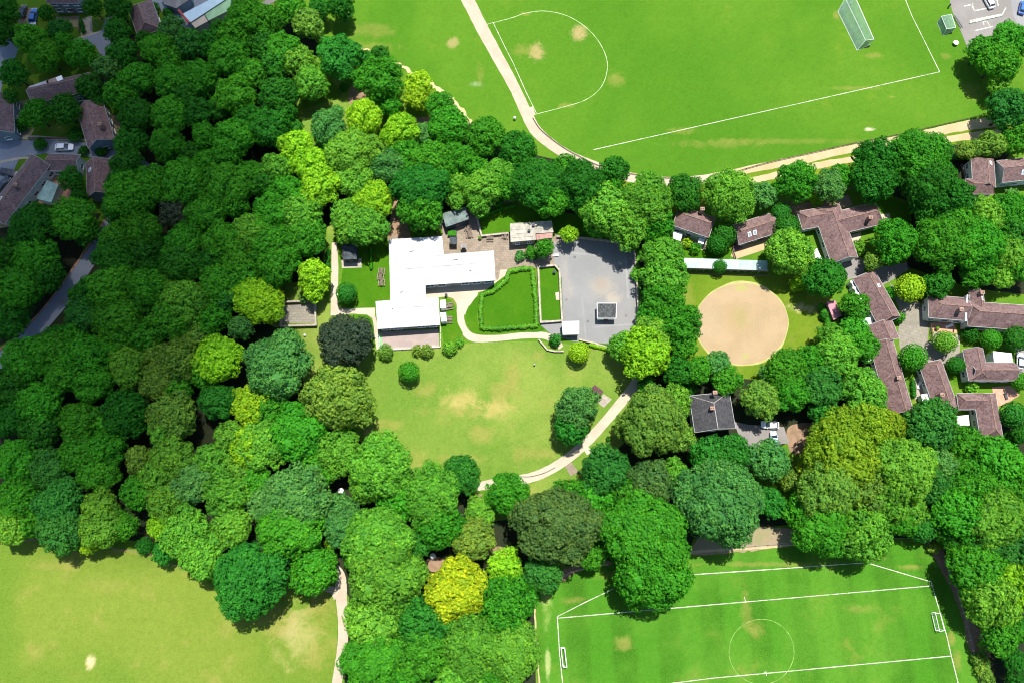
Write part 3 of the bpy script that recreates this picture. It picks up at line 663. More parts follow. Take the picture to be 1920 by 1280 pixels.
def flat(root, O, pts, z0, z1, wall, top, nm=('wall', 'roof'), over=.15, th=.22, rz=0):
    """flat-roofed block: pts traced at roof height z1"""
    P = [G(p[0], p[1], z1) - O for p in pts]
    a = sum(P[i].x * P[(i+1) % len(P)].y - P[(i+1) % len(P)].x * P[i].y for i in range(len(P)))
    if a < 0: P = P[::-1]
    def inset(d):
        out = []; n = len(P)
        for i in range(n):
            p0, p1, p2 = P[i-1], P[i], P[(i+1) % n]
            d1 = (p1 - p0); d1.z = 0; d1.normalize(); d2 = (p2 - p1); d2.z = 0; d2.normalize()
            n1 = Vector((-d1.y, d1.x, 0)); n2 = Vector((-d2.y, d2.x, 0)); b = (n1 + n2)
            if b.length < .1: b = n1
            b.normalize(); out.append(p1 + b * (d / max(.35, b.dot(n1))))
        return out
    m = MB(); m.prism([(p.x, p.y) for p in inset(over)], z0, z1 - th); m.build(nm[0], wall, root)
    m = MB(); m.prism([(p.x, p.y) for p in P], z1 - th, z1); r = m.build(nm[1], top, root)
    return inset(over), r

GR = 'pitched houses east of the woods'; GW = 'houses at the dark north-west corner'
def house(name, c, label, wings, group=GR, cat='house', chim=(), sky=(), doors=()):
    o, g = house_root(name, c[0], c[1], label, cat, group)
    res = []
    for i, wv in enumerate(wings):
        kw = dict(wv); A = kw.pop('A'); B = kw.pop('B'); wp = kw.pop('w'); e = kw.pop('e', 2.9); r = kw.pop('r', 2.0)
        T, L, W, rf = wing(o, A, B, wp, e, r, O=g, **kw); res.append((T, L, W, e, r, rf))
    for (i, fx, fy) in chim:
        T, L, W, e, r, rf = res[i]; z = e + r * (1 - abs(fy)); chimney(o, T, fx * L/2, fy * W/2, z - .6, e + r + .75, parent=o)
    for (i, fx, fy) in sky:
        T, L, W, e, r, rf = res[i]; skylight(o, T, fx * L/2, fy * W/2, L, W, e, r)
    for (i, fx, s) in doors:
        T, L, W, e, r, rf = res[i]; p = T(fx * L/2, s * (W/2 - .32), 0); q = T(fx * L/2, s * W, 0)
        nv = Vector((q[0]-p[0], q[1]-p[1], 0)).normalized(); door(o, p[0], p[1], nv.x, nv.y, plain('door_paint', (.12, .06, .05), .5))
    return o, g, res

# the houses of the east estate
o, g, r = house('detached_house', (1298, 430), 'plum-tiled square house with white front yard, just left of the two clipped ball trees', [dict(A=(1268, 404), B=(1335, 427), w=42, e=4.6, r=2.2, hip=(.55, .35), wall=W_CREAM, win=(3, 2), storeys=2)], chim=[(0, .15, .9)], doors=[(0, 0, -1)])
for pts, z in (([(1263, 433), (1280, 438), (1276, 452), (1262, 448)], 2.5), ([(1311, 446), (1322, 449), (1319, 458), (1309, 455)], 2.4)):
    m = MB(); P = [G(p[0], p[1], z) - g for p in pts]; m.prism([(p.x, p.y) for p in P], 0.0, z); m.build('extension', WHITE, o)
house('bungalow', (1414, 432), 'plum-tiled bungalow with two white skylights above a tan gravel patio', [dict(A=(1378, 441), B=(1452, 418), w=40, e=2.9, r=2.0, win=(3, 2), wall=W_BRICK)], sky=[(0, -.42, -.45), (0, -.15, -.45)], doors=[(0, .3, -1)])
o, g, r = house('family_house', (1570, 430), 'large T-shaped plum-tiled house with a pale gable, below the curved back lane', [
    dict(A=(1549, 388), B=(1584, 488), w=52, e=3.2, r=2.7, hip=(.7, 0), win=(4, 4), wall=W_PALE),
    dict(A=(1562, 420), B=(1650, 399), w=44, e=3.2, r=2.2, hip=(0, .5), win=(4, 3), wall=W_PALE),
    dict(A=(1500, 414), B=(1553, 404), w=36, e=3.15, r=1.7, hip=(.6, 0), win=(2, 2), wall=W_PALE)], chim=[(1, .3, -.5)], doors=[(1, -.2, -1)])
m = MB(); P = [G(p[0], p[1], 2.3) - g for p in [(1524, 470), (1532, 466), (1541, 486), (1530, 490)]]; m.prism([(p.x, p.y) for p in P], 0, 2.3); m.build('extension', WHITE, o)
o, g, r = house('terraced_house', (1648, 570), 'long plum-tiled house with small white lean-tos, right of the pink shed', [
    dict(A=(1619, 514), B=(1668, 602), w=46, e=3.0, r=2.4, hip=(.5, .25), win=(5, 4), wall=W_PALE),
    dict(A=(1649, 604), B=(1664, 640), w=48, e=2.7, r=2.0, win=(2, 2), wall=W_PALE)], sky=[(0, -.35, .4)])
for pts, z in (([(1596, 530), (1603, 528), (1618, 560), (1611, 562)], 2.3), ([(1612, 597), (1632, 595), (1635, 610), (1614, 613)], 2.5)):
    m = MB(); P = [G(p[0], p[1], z) - g for p in pts]; m.prism([(p.x, p.y) for p in P], 0, z); m.build('lean_to', plain('lean_to_roof', (.36, .40, .42), .4, .1, 1), o)
for i in range(6):
    m = MB(); p = G(1602 + i * 4.2, 528 + i * 11, 2.7) - g; m.box(p.x - .9, p.x + .7, p.y - .25, p.y + .25, 0, 2.5); m.build('bay', WHITE, o)
o, g, r = house('terraced_house', (1675, 710), 'longest plum-tiled house with a pale east slope, directly left of the drive', [
    dict(A=(1652, 640), B=(1690, 773), w=46, e=3.0, r=2.5, hip=(0, .0), win=(6, 5), wall=W_PALE)], chim=[(0, .1, .05)])
m = MB(); P = [G(p[0], p[1], 2.4) - g for p in [(1643, 756), (1662, 753), (1670, 770), (1646, 770)]]; m.prism([(p.x, p.y) for p in P], 0, 2.4); m.build('extension', T_BROWN, o)
for yy in (672, 700, 722, 741):
    m = MB(); p = G(1638 + (yy - 672) * .22, yy, 2.4) - g; m.box(p.x - 1.4, p.x + .9, p.y - .6, p.y + .6, 0, 2.3); m.build('lean_to', WHITE, o)
o, g, r = house('family_house', (1772, 580), 'plum-tiled house with a pale west end wall, joined to the longer block beside it', [
    dict(A=(1741, 574), B=(1814, 580), w=44, e=4.0, r=2.2, hip=(.75, 0), win=(3, 2), wall=W_PALE)], chim=[(0, .35, -.4)], doors=[(0, .1, -1)])
m = MB(); P = [G(p[0], p[1], 5.2) - g for p in [(1813, 553), (1815.5, 553), (1812, 602), (1809.5, 602)]]; m.prism([(p.x, p.y) for p in P], 3.2, 5.2); m.build('party_wall', WHITE, o)
house('family_house', (1865, 592), 'plum-tiled long house running to the right edge, with a tall rear chimney stack', [
    dict(A=(1814, 588), B=(1960, 598), w=48, e=4.2, r=2.6, hip=(.5, 0), win=(6, 5), wall=W_PALE),
    dict(A=(1830, 546), B=(1836, 588), w=26, e=4.0, r=1.8, win=(1, 1), wall=W_BRICK)], chim=[(1, -.6, 0)], sky=[(1, -.2, .3)])
house('bungalow', (1758, 725), 'narrow plum-tiled bungalow between the longest house and the two corner houses', [
    dict(A=(1744, 678), B=(1777, 772), w=44, e=2.9, r=2.3, hip=(.4, 0), win=(4, 4), wall=W_PALE)], chim=[(0, .35, -.55)])
tag(house('garden_shed', (1739, 742), 'flat white shed roof left of the narrow bungalow', [], group=None, cat='shed')[0])
o, g, r = house('family_house', (1855, 682), 'plum-tiled L-shaped house with a white flat roof at its north side', [
    dict(A=(1824, 654), B=(1836, 712), w=38, e=3.9, r=2.0, hip=(.0, .6), win=(2, 3), wall=W_PALE),
    dict(A=(1822, 696), B=(1904, 696), w=34, e=3.9, r=1.9, hip=(.0, .0), win=(4, 2), wall=W_PALE)], doors=[(1, .2, -1)])
I, rf = flat(o, g, [(1862, 658), (1897, 662), (1899, 680), (1864, 678)], 0, 3.6, W_PALE, WHITE, ('wall', 'flat_roof'))
o, g, r = house('family_house', (1840, 780), 'plum-tiled L-shaped house with hipped ends, right of the narrow bungalow', [
    dict(A=(1796, 752), B=(1850, 752), w=30, e=3.6, r=1.7, hip=(.5, 0), win=(3, 2), wall=W_PALE),
    dict(A=(1846, 737), B=(1860, 822), w=42, e=3.6, r=2.2, hip=(.2, .7), win=(4, 4), wall=W_PALE)])
m = MB(); P = [G(p[0], p[1], 2.6) - g for p in [(1790, 780), (1816, 777), (1818, 797), (1793, 798)]]; m.prism([(p.x, p.y) for p in P], 0, 2.6); m.build('conservatory', plain('conservatory_roof', (.66, .70, .62), .3, .1, 1), o)
o, g, r = house('family_house', (1842, 335), 'hipped plum-tiled house at the right edge under the tall hedge, with a pale west porch', [
    dict(A=(1842, 296), B=(1846, 350), w=42, e=4.2, r=2.2, hip=(.5, 0), win=(3, 2), wall=W_PALE),
    dict(A=(1812, 350), B=(1862, 350), w=30, e=4.0, r=1.8, hip=(.6, .6), win=(2, 0), wall=W_PALE)], sky=[(0, -.5, .45)])
house('family_house', (1900, 320), 'plum-tiled house cut by the right edge, next to the hipped house', [
    dict(A=(1874, 322), B=(1965, 312), w=44, e=4.2, r=2.2, hip=(.0, 0), win=(4, 3), wall=W_PALE)], sky=[(0, -.2, -.45)])
house('slate_cottage', (1336, 780), 'grey slate-roofed cottage with a white gable, alone among the trees', [
    dict(A=(1330, 738), B=(1341, 806), w=76, e=4.4, r=2.7, hip=(.55, 0), tmat=T_SLATE, ridge=RIDGE_G, wall=W_CREAM, win=(4, 3), storeys=2)], group=None, chim=[(0, -.1, -.15), (0, -.93, .1)])
# the dark north-west corner
GWc = 'house'
house('villa', (120, 10), 'grey-roofed house at the top edge with a white balcony front', [dict(A=(90, -8), B=(150, -8), w=32, e=5.0, r=2.0, tmat=T_BROWN, wall=W_BLUE, win=(3, 2), storeys=2)], group=GW, doors=[(0, .1, -1)])
house('villa', (272, 40), 'brown hip-roofed house near the top edge between dark trees', [dict(A=(262, 6), B=(281, 62), w=46, e=3.4, r=2.4, hip=(.7, .5), tmat=T_BROWN, wall=W_BLUE, win=(3, 3))], group=GW)
o, g, r = house('row_house', (122, 165), 'long slanted brown-roofed building with a bright white dormer block', [dict(A=(58, 178), B=(190, 148), w=38, e=4.6, r=2.2, tmat=T_BROWN, wall=W_BLUE, win=(6, 6), storeys=2)], group=GW)
flat(o, g, [(53, 163), (90, 150), (93, 166), (60, 178)], 0, 5.6, W_PALE, ROOFW, ('dormer_wall', 'dormer_roof'))
flat(o, g, [(86, 152), (115, 141), (122, 154), (92, 165)], 0, 5.6, W_PALE, plain('brown_felt', (.30, .22, .19), .8), ('dormer_wall', 'dormer_roof'))
flat(o, g, [(104, 146), (115, 141.5), (118, 149), (108, 153)], 5.5, 6.0, W_PALE, WHITE, ('skylight_kerb', 'skylight'))
o, g, r = house('gabled_house', (184, 238), 'brown gabled house standing north-south just above the white car', [dict(A=(168, 198), B=(190, 270), w=50, e=4.2, r=2.5, tmat=T_PLUM, wall=W_BLUE, win=(4, 4))], group=GW, chim=[(0, .45, .6)])
m = MB(); P = [G(p[0], p[1], 3.5) - g for p in [(159, 250), (166, 246), (168, 262), (162, 264)]]; m.prism([(p.x, p.y) for p in P], 0, 3.5); m.build('porch', GREY, o)
house('gabled_house', (8, 215), 'brown roof cut by the left edge above the street', [dict(A=(2, 180), B=(4, 252), w=44, e=4.2, r=2.3, tmat=T_BROWN, wall=W_BLUE, win=(3, 3))], group=GW)
o, g, r = house('row_house', (40, 350), 'long diagonal brown roof below the street, running down to the left edge', [dict(A=(76, 300), B=(-10, 410), w=44, e=4.4, r=2.0, tmat=T_BROWN, wall=W_PALE, win=(6, 6))], group=GW, chim=[(0, -.05, .3)], sky=[(0, .45, -.4)])
house('annex_house', (118, 305), 'small brown roof between the diagonal roof and the street', [dict(A=(90, 304), B=(148, 306), w=34, e=3.6, r=1.4, tmat=T_BROWN, wall=W_PALE, win=(2, 2))], group=GW)
house('gabled_house', (186, 340), 'brown gabled house with a blue-grey south gable, right of the round garden tree', [dict(A=(184, 302), B=(187, 366), w=46, e=4.2, r=2.4, tmat=T_PLUM, wall=W_BLUE, win=(3, 3))], group=GW, sky=[(0, -.4, -.5)])
# flat annex with green glass roof
o, g = house_root('garden_room', 88, 360, 'low garden room with a pale green glass roof, beside the diagonal brown roof', 'annex')
flat(o, g, [(68, 373), (88, 338), (110, 346), (96, 380)], 0, 2.8, W_PALE, gmat())
o, g = house_root('workshop', 385, 25, 'flat pale-blue and green roofed workshop slanting at the top edge', 'workshop')
flat(o, g, [(343, 26), (416, -12), (434, -8), (357, 42)], 0, 3.6, W_PALE, plain('pale_blue_roof', (.42, .55, .62), .5, .06, .4), ('wall', 'blue_roof'))
flat(o, g, [(384, 27.5), (431, -4), (437, 16), (391, 39)], 0, 3.2, W_PALE, plain('green_felt', (.25, .42, .24), .8, .1, .5), ('wall', 'green_roof'), over=.1)
flat(o, g, [(358, 43), (383, 28.5), (390, 40), (366, 53)], 0, 3.1, W_PALE, plain('tan_felt', (.42, .36, .29), .8, .1, .5), ('wall', 'tan_roof'), over=.1)
m = MB(); a, b = G(334, 18, 3.7) - g, G(354, 43, 3.7) - g; m.bar((a.x, a.y, 3.5), (b.x, b.y, 3.5), .3, 4); m.build('red_fascia', plain('red_paint', (.45, .08, .07), .5), o)
o, g = house_root('garage', 320, 8, 'grey flat-roofed garage at the top edge left of the workshop', 'garage')
flat(o, g, [(297, -14), (352, -30), (358, -2), (330, 16), (308, 8)], 0, 3.0, W_BLUE, plain('grey_felt', (.18, .175, .17), .8, .2, .5))
o, g = house_root('lean_to_roof', 10, 402, 'pale lean-to roof at the left edge, end of the diagonal brown roof', 'shed')
flat(o, g, [(-14, 392), (0, 395), (20, 404), (14, 418), (-14, 412)], 0, 2.6, W_PALE, plain('pale_felt', (.5, .5, .48), .6, .1, .5))
# flat shed roof beside the narrow bungalow
o = [x for x in bpy.data.objects if x.name == 'garden_shed'][0]; g = o.location
flat(o, g, [(1727, 739), (1745, 736), (1747, 748), (1730, 751)], 0, 2.3, W_PALE, WHITE)

# ------------------------------------------------------------------ the white school
o, g = house_root('school_building', 800, 530, 'large white-roofed school building with an angular stepped plan in the centre', 'school')
ZR = 3.7
SP = [(729, 449), (829, 443.5), (832, 477), (926, 470), (929, 526), (798, 535), (798, 558.5), (822, 558), (825, 609), (708, 617), (704, 565), (732, 563)]
P = [G(p[0], p[1], ZR) - g for p in SP]
I, rf = flat(o, g, SP, 0, ZR, GREYWALL, ROOFW, over=.45, th=.3)
m = MB()
def strip(a, b, wd, z0, z1, mb):
    A = G(*a, ZR) - g; B = G(*b, ZR) - g; d = (B - A).normalized(); n_ = Vector((-d.y, d.x, 0)) * wd
    mb.prism([((A + n_).x, (A + n_).y), ((A - n_).x, (A - n_).y), ((B - n_).x, (B - n_).y), ((B + n_).x, (B + n_).y)], z0, z1)
for a, b in [((762, 504), (902, 493)), ((757, 462), (757, 500)), ((765, 506), (765, 572)), ((734, 578), (815, 573)), ((802, 455), (804, 480)), ((804, 481), (830, 479)), ((790, 508), (800, 532))]:
    strip(a, b, .07, ZR + .005, ZR + .09, m)
m.build('roof_seam', plain('seam_metal', (.27, .28, .29), .5, .05, 1), rf)
m = MB()
for a, b in [((768, 470), (776, 469)), ((850, 486), (858, 485)), ((735, 577), (737, 577)), ((752, 545), (753, 548)), ((880, 506), (884, 505.6))]:
    strip(a, b, .3, ZR + .004, ZR + .3, m)
m.build('roof_vent', plain('vent_metal', (.30, .31, .32), .5, .05, 1), rf)
n = len(I)
for i in range(n):
    a, b = I[i], I[(i+1) % n]; d = b - a; d.z = 0; L = d.length
    if L < 3: continue
    d.normalize(); nv = Vector((d.y, -d.x, 0)); k = max(1, int(L / 2.6))
    for j in range(k):
        c = a + d * (L * (j + .5) / k)
        if j % 5 == 2 and L > 8: door(o, c.x, c.y, nv.x, nv.y, plain('school_door', (.20, .24, .26), .5))
        else: window(o, c.x, c.y, nv.x, nv.y, .9, 2.5, 1.9)
# annexes on the east wall
m = MB()
for pts, z in (([(825, 563), (835, 562), (836, 577), (826, 578)], 2.4), ([(826, 586), (836, 585.5), (837, 602), (827, 603)], 2.3)):
    P = [G(p[0], p[1], z) - g for p in pts]; m.prism([(p.x, p.y) for p in P], 0, z)
m.build('plant_box', WHITE, o)
# fenced play court in front of the school
def wall(name, pts, label, h=1.0, th=.3, mat=STONE, cat='wall', cap=None, group=None, closed=False):
    W = [G(p[0], p[1], h) for p in pts]; 
    if closed: W.append(W[0])
    c = W[0].copy(); c.z = 0; o = empty(name, c); tag(o, label, cat, group)
    m = MB(); m2 = MB()
    for i in range(len(W) - 1):
        a, b = W[i] - c, W[i+1] - c; d = (b - a).normalized(); nn = Vector((-d.y, d.x, 0)); e = .0 if i == 0 else th / 2
        dz = .002 * (i % 2)
        A = a - d * e * 0; 
        m.prism([(q.x, q.y) for q in (A + nn * th/2, A - nn * th/2, b - nn * th/2 + d * th * .48, b + nn * th/2 + d * th * .48)], 0, h - .1 + dz)
        t2 = th / 2 + .05
        m2.prism([(q.x, q.y) for q in (A + nn * t2, A - nn * t2, b - nn * t2 + d * t2 * .9, b + nn * t2 + d * t2 * .9)], h - .1 + dz + .001, h + dz)
    m.build('masonry', mat, o); m2.build('coping', cap or plain('coping', (.33, .29, .235), .85, .2, 1.5), o)
    return o
def slatfence(name, pts, label, h=1.5, mat=TIMBER, group='garden fences', post=2.4, z=.0, rails=(.35, .75, 1.15), th=.03, cat='fence'):
    W = [G(*p) for p in pts]; c = W[0].copy(); o = empty(name, c); tag(o, label, cat, group)
    m = MB(); r = MB()
    for i in range(len(W) - 1):
        a, b = W[i] - c, W[i+1] - c; L = (b - a).length; k = max(1, round(L / post))
        for j in range(k + (1 if i == len(W) - 2 else 0)):
            p = a + (b - a) * j / k; m.box(p.x - .06, p.x + .06, p.y - .06, p.y + .06, 0, h)
        d = (b - a).normalized(); nn = Vector((-d.y, d.x, 0)) * th
        for q in rails:
            if q <= h: r.prism([(s.x, s.y) for s in (a + nn, a - nn, b - nn, b + nn)], q * h / 1.5, q * h / 1.5 + .22 * h / 1.5)
    m.build('post', mat, o); r.build('rail', mat, o); return o
sheet('play_court', [(713, 622), (822, 617), (824, 652), (714, 658)], -.008, surf('court_surface', (.26, .21, .19), (.31, .25, .22), .3, 4, .3))
slatfence('railing', [(711, 618), (713, 657), (826, 651), (826, 612)], 'low white railing round the brown play court below the school', 1.1, WHITE, None, 2.0, th=.025, cat='railing')
sheet('court_border', [(714, 652), (823, 646), (823, 649), (714, 655)], -.004, M_pave2)
sheet('court_strip', [(709, 625), (716, 625), (717, 656), (710, 656)], -.0045, plain('green_rubber', (.16, .34, .16), .9, .1, 1))

# ------------------------------------------------------------------ small buildings in the grounds
def hut(name, pts, z, rise, label, wallm, roofm, cat='shed', slope=(0, 1), over=.3, doorside=None, group=None):
    """mono- or double-pitch hut; pts traced at eaves height, four corners NW, NE, SE, SW"""
    P = [G(p[0], p[1], z) for p in pts]; c = sum(P, Vector()) / 4; c.z = 0
    o = empty(name, c); tag(o, label, cat, group)
    Q = [p - c for p in P]
    m = MB(); ins = [q * (1 - over / max(.5, q.xy.length)) for q in Q]
    zz = [z + rise * s for s in (slope[1], slope[1], slope[0], slope[0])]
    vs = [(q.x, q.y, 0) for q in ins] + [(q.x, q.y, zz[i] - .16) for i, q in enumerate(ins)]
    m.add(vs, [(0, 1, 2, 3), (7, 6, 5, 4), (1, 0, 4, 5), (2, 1, 5, 6), (3, 2, 6, 7), (0, 3, 7, 4)]); m.build('wall', wallm, o)
    m = MB(); vs = [(q.x, q.y, zz[i] - .14) for i, q in enumerate(Q)] + [(q.x, q.y, zz[i]) for i, q in enumerate(Q)]
    m.add(vs, [(0, 1, 2, 3), (7, 6, 5, 4), (1, 0, 4, 5), (2, 1, 5, 6), (3, 2, 6, 7), (0, 3, 7, 4)]); r = m.build('roof', roofm, o)
    m = MB(); a, b, c_, d = [Vector((Q[i].x, Q[i].y, zz[i])) for i in range(4)]
    for t in np.linspace(.08, .92, 9):
        m.bar(a.lerp(b, t) + Vector((0, 0, .01)), d.lerp(c_, t) + Vector((0, 0, .01)), .025, 4)
    m.build('seam', roofm, r)
    mid = (ins[2] + ins[3]) / 2; dd = (ins[2] - ins[3]).normalized(); nv = Vector((dd.y, -dd.x, 0))
    door(o, mid.x, mid.y, nv.x, nv.y, plain('hut_door', (.14, .10, .08), .6))
    return o, c, Q
KIOSKROOF = plain('dark_felt', (.055, .065, .075), .9, .3, 1.5, spec=.1)
hut('kiosk', [(641, 460), (669, 459), (669, 486), (643, 487)], 2.9, .35, 'dark grey pavilion hut on the lawn beside the left path', DARK, KIOSKROOF)
hut('store_shed', [(829, 402), (874, 390), (880, 411), (836, 426)], 3.1, .5, 'grey-green metal-roofed store at the top of the brown paved court', DARK, plain('green_metal_roof', (.13, .165, .155), .8, .2, .8, spec=.1))
hut('garden_hut', [(843, 445), (857, 445), (857, 458), (843, 458)], 2.2, .2, 'tiny dark hut in the paved court below the grey-green store', DARK, KIOSKROOF)
hut('storage_box', [(864, 458), (875, 458), (875, 468), (864, 468)], 1.2, .1, 'grey flat storage box right of the tiny dark hut', GREY, plain('box_lid', (.24, .23, .23), .7), cat='box')
o, c, Q = hut('pavilion', [(1119.5, 569), (1156, 569), (1155, 597), (1120, 597)], 2.6, .1, 'grey-roofed white-trimmed pavilion standing in the asphalt yard', WHITE, plain('grey_shingle', (.065, .07, .07), .9, .4, 2.5, spec=.1), cat='pavilion')
m = MB()
for i in range(4):
    a, b = Q[i], Q[(i+1) % 4]; za = 2.6 + (.1 if i in (0, 1) else 0); zb = 2.6 + (.1 if (i+1) % 4 in (0, 1) else 0)
    m.bar((a.x, a.y, za + .02), (b.x, b.y, zb + .02), .07, 4)
m.build('trim', WHITE, o)
hut('white_cabin', [(1053, 603), (1086, 602), (1086, 627), (1055, 628)], 2.7, .25, 'small white-roofed cabin at the lower left of the asphalt yard', plain('cabin_wall', (.20, .21, .21), .7), ROOFW, cat='cabin')
hut('pink_shed', [(1549.5, 567), (1565, 563), (1578, 592), (1563, 600)], 2.4, .2, 'pink-roofed shed on the hedge line right of the sand ring', W_BRICK, plain('pink_roof', (.38, .17, .21), .5, .15, .8))
# picnic shelter with its terrace
sheet('shelter_terrace', [(1132, 738), (1147, 748), (1132, 764), (1119, 752)], -.010, M_pave2)
o, c, Q = hut('picnic_shelter', [(1115, 721), (1132, 734), (1120, 748), (1103, 733)], 2.5, .3, 'brown-roofed picnic shelter beside the curving south path', TIMBER, plain('brown_shingle', (.09, .045, .045), .8, .3, 2.5), cat='shelter')
# chapel-like flat building
o, g = house_root('lodge', 990, 440, 'stone flat-roofed lodge with a pink corner roof, above the paved court', 'lodge')
I, rf = flat(o, g, [(957, 420), (1034, 415), (1037, 436), (1004, 438), (1005, 450), (958, 454)], 0, 3.2, STONE, plain('stone_roof', (.33, .31, .26), .9, .2, .5, spec=.1))
flat(o, g, [(1005, 439.5), (1036, 437), (1036, 446), (1006, 450)], 0, 3.0, STONE, plain('pink_tile_roof', (.30, .17, .15), .8, .2, 1.5), ('wall', 'pink_roof'), over=.1)
m = MB()
for a, b in [((957, 420), (1034, 415)), ((1034, 415), (1037, 436)), ((958, 454), (957, 420)), ((993, 417), (995, 438)), ((958, 431), (990, 429)), ((995, 430), (1035, 427)), ((968, 438), (985, 437)), ((960, 446), (1000, 443))]:
    A = G(*a, 3.2) - g; B = G(*b, 3.2) - g; m.bar((A.x, A.y, 3.25), (B.x, B.y, 3.25), .1, 4)
m.build('roof_rib', plain('rib_stone', (.42, .40, .35), .8, .2, 1), rf)
m = MB()
for px, py in [(992, 434), (1000, 424)]:
    A = G(px, py, 3.2) - g; m.box(A.x - .35, A.x + .35, A.y - .3, A.y + .3, 3.2, 3.9)
m.build('chimney', DARK, o)
for i in range(len(I)):
    a, b = I[i], I[(i+1) % len(I)]; d = b - a; d.z = 0
    if d.length > 3:
        L = d.length; d.normalize()
        for j in range(int(L / 2.6)):
            c = a + d * (L * (j + .5) / int(L / 2.6)); window(o, c.x, c.y, d.y, -d.x, .9, 2.2, 1.1)
# glass canopy corridor
o, g = house_root('covered_walkway', 1360, 498, 'long pale green glass-roofed walkway above the sand ring', 'walkway')
N = 12; m = MB(); fr = MB()
for i in range(N):
    t0, t1 = i / N, (i + 1) / N
    def pt(t, s, z): return G(1283 + 156 * t, 484 + 5 * t + s * 18, z) - g
    a, b, c_, d = pt(t0, 0, 2.9), pt(t1, 0, 2.9), pt(t1, 1, 2.55), pt(t0, 1, 2.55)
    a.z, b.z, c_.z, d.z = 2.9, 2.9, 2.55, 2.55
    vs = [tuple(p) for p in (a, b, c_, d)] + [(p.x, p.y, p.z - .06) for p in (a, b, c_, d)]
    m.add(vs, [(3, 2, 1, 0), (4, 5, 6, 7), (0, 1, 5, 4), (2, 3, 7, 6), (1, 2, 6, 5), (3, 0, 4, 7)])
    fr.bar(a + Vector((0, 0, .03)), d + Vector((0, 0, .03)), .04, 4)
    for q in (a, d): fr.bar((q.x, q.y, 0), (q.x, q.y, q.z - .07), .05, 5)
    fr.bar(d + Vector((0, 0, -.02)), c_ + Vector((0, 0, -.02)), .06, 4)
m.build('roof', gmat(), o); fr.build('frame', plain('pale_frame', (.40, .46, .42), .5, .1, 1), o)
m = MB(); 
A, B = G(1283, 506, 0) - g, G(1439, 510, 0) - g; m.prism([(A.x, A.y), (B.x, B.y), (B.x, B.y + .25), (A.x, A.y + .25)], 0, 1.1)
m.build('plinth', STONE, o)
sheet('walkway_kerb', [(1285, 512), (1440, 516), (1440, 518), (1285, 514)], -.010, M_soil)
# walled sunken court on the left
sheet('court_floor', [(528, 572), (588, 569), (590, 606), (526, 606)], -.008, slabs('court_slabs', (.23, .21, .165), (.28, .255, .20), (.16, .145, .115), .7, .0))
wall('stone_wall', [(524, 566), (590, 563.5), (592, 609), (526, 611)], 'low stone wall enclosing the small paved court at the wood edge', 1.2, .35, closed=True)
# walled planter lawn
sheet('planter_grass', [(1013, 504), (1042, 503), (1053, 520), (1056, 599), (1016, 601)], -.009, M_garden)
wall('stone_wall', [(1009, 500), (1041, 497), (1049, 507), (1054, 601), (1014, 604)], 'pale stone wall round the narrow planter lawn beside the asphalt yard', .9, .35, closed=True)
sheet('planter_step', [(1041, 549), (1051, 547), (1053, 562), (1043, 563)], -.002, M_conc)
wall('stone_wall', [(1189, 458), (1194, 520), (1196, 560), (1198, 618)], 'stone boundary wall along the right side of the asphalt yard', 1.3, .3, plain('wall_brick', (.32, .27, .22), .9, .3, 1.5))
wall('stone_wall', [(1044, 443), (1095, 446), (1188, 457)], 'stone retaining wall along the top of the asphalt yard', .9, .3)
wall('stone_wall', [(893, 404), (903, 442), (952, 437)], 'pale stone wall bending round the left corner of the lodge lawn', .9, .35)
wall('stone_wall', [(1086, 636), (1112, 642), (1136, 650), (1150, 656)], 'low stone wall below the asphalt yard right of the clipped ball tree', .7, .3)
wall('stone_wall', [(1010, 636), (1026, 655), (1040, 658), (1056, 658)], 'thin pale wall curving below the end of the school path', .6, .25)
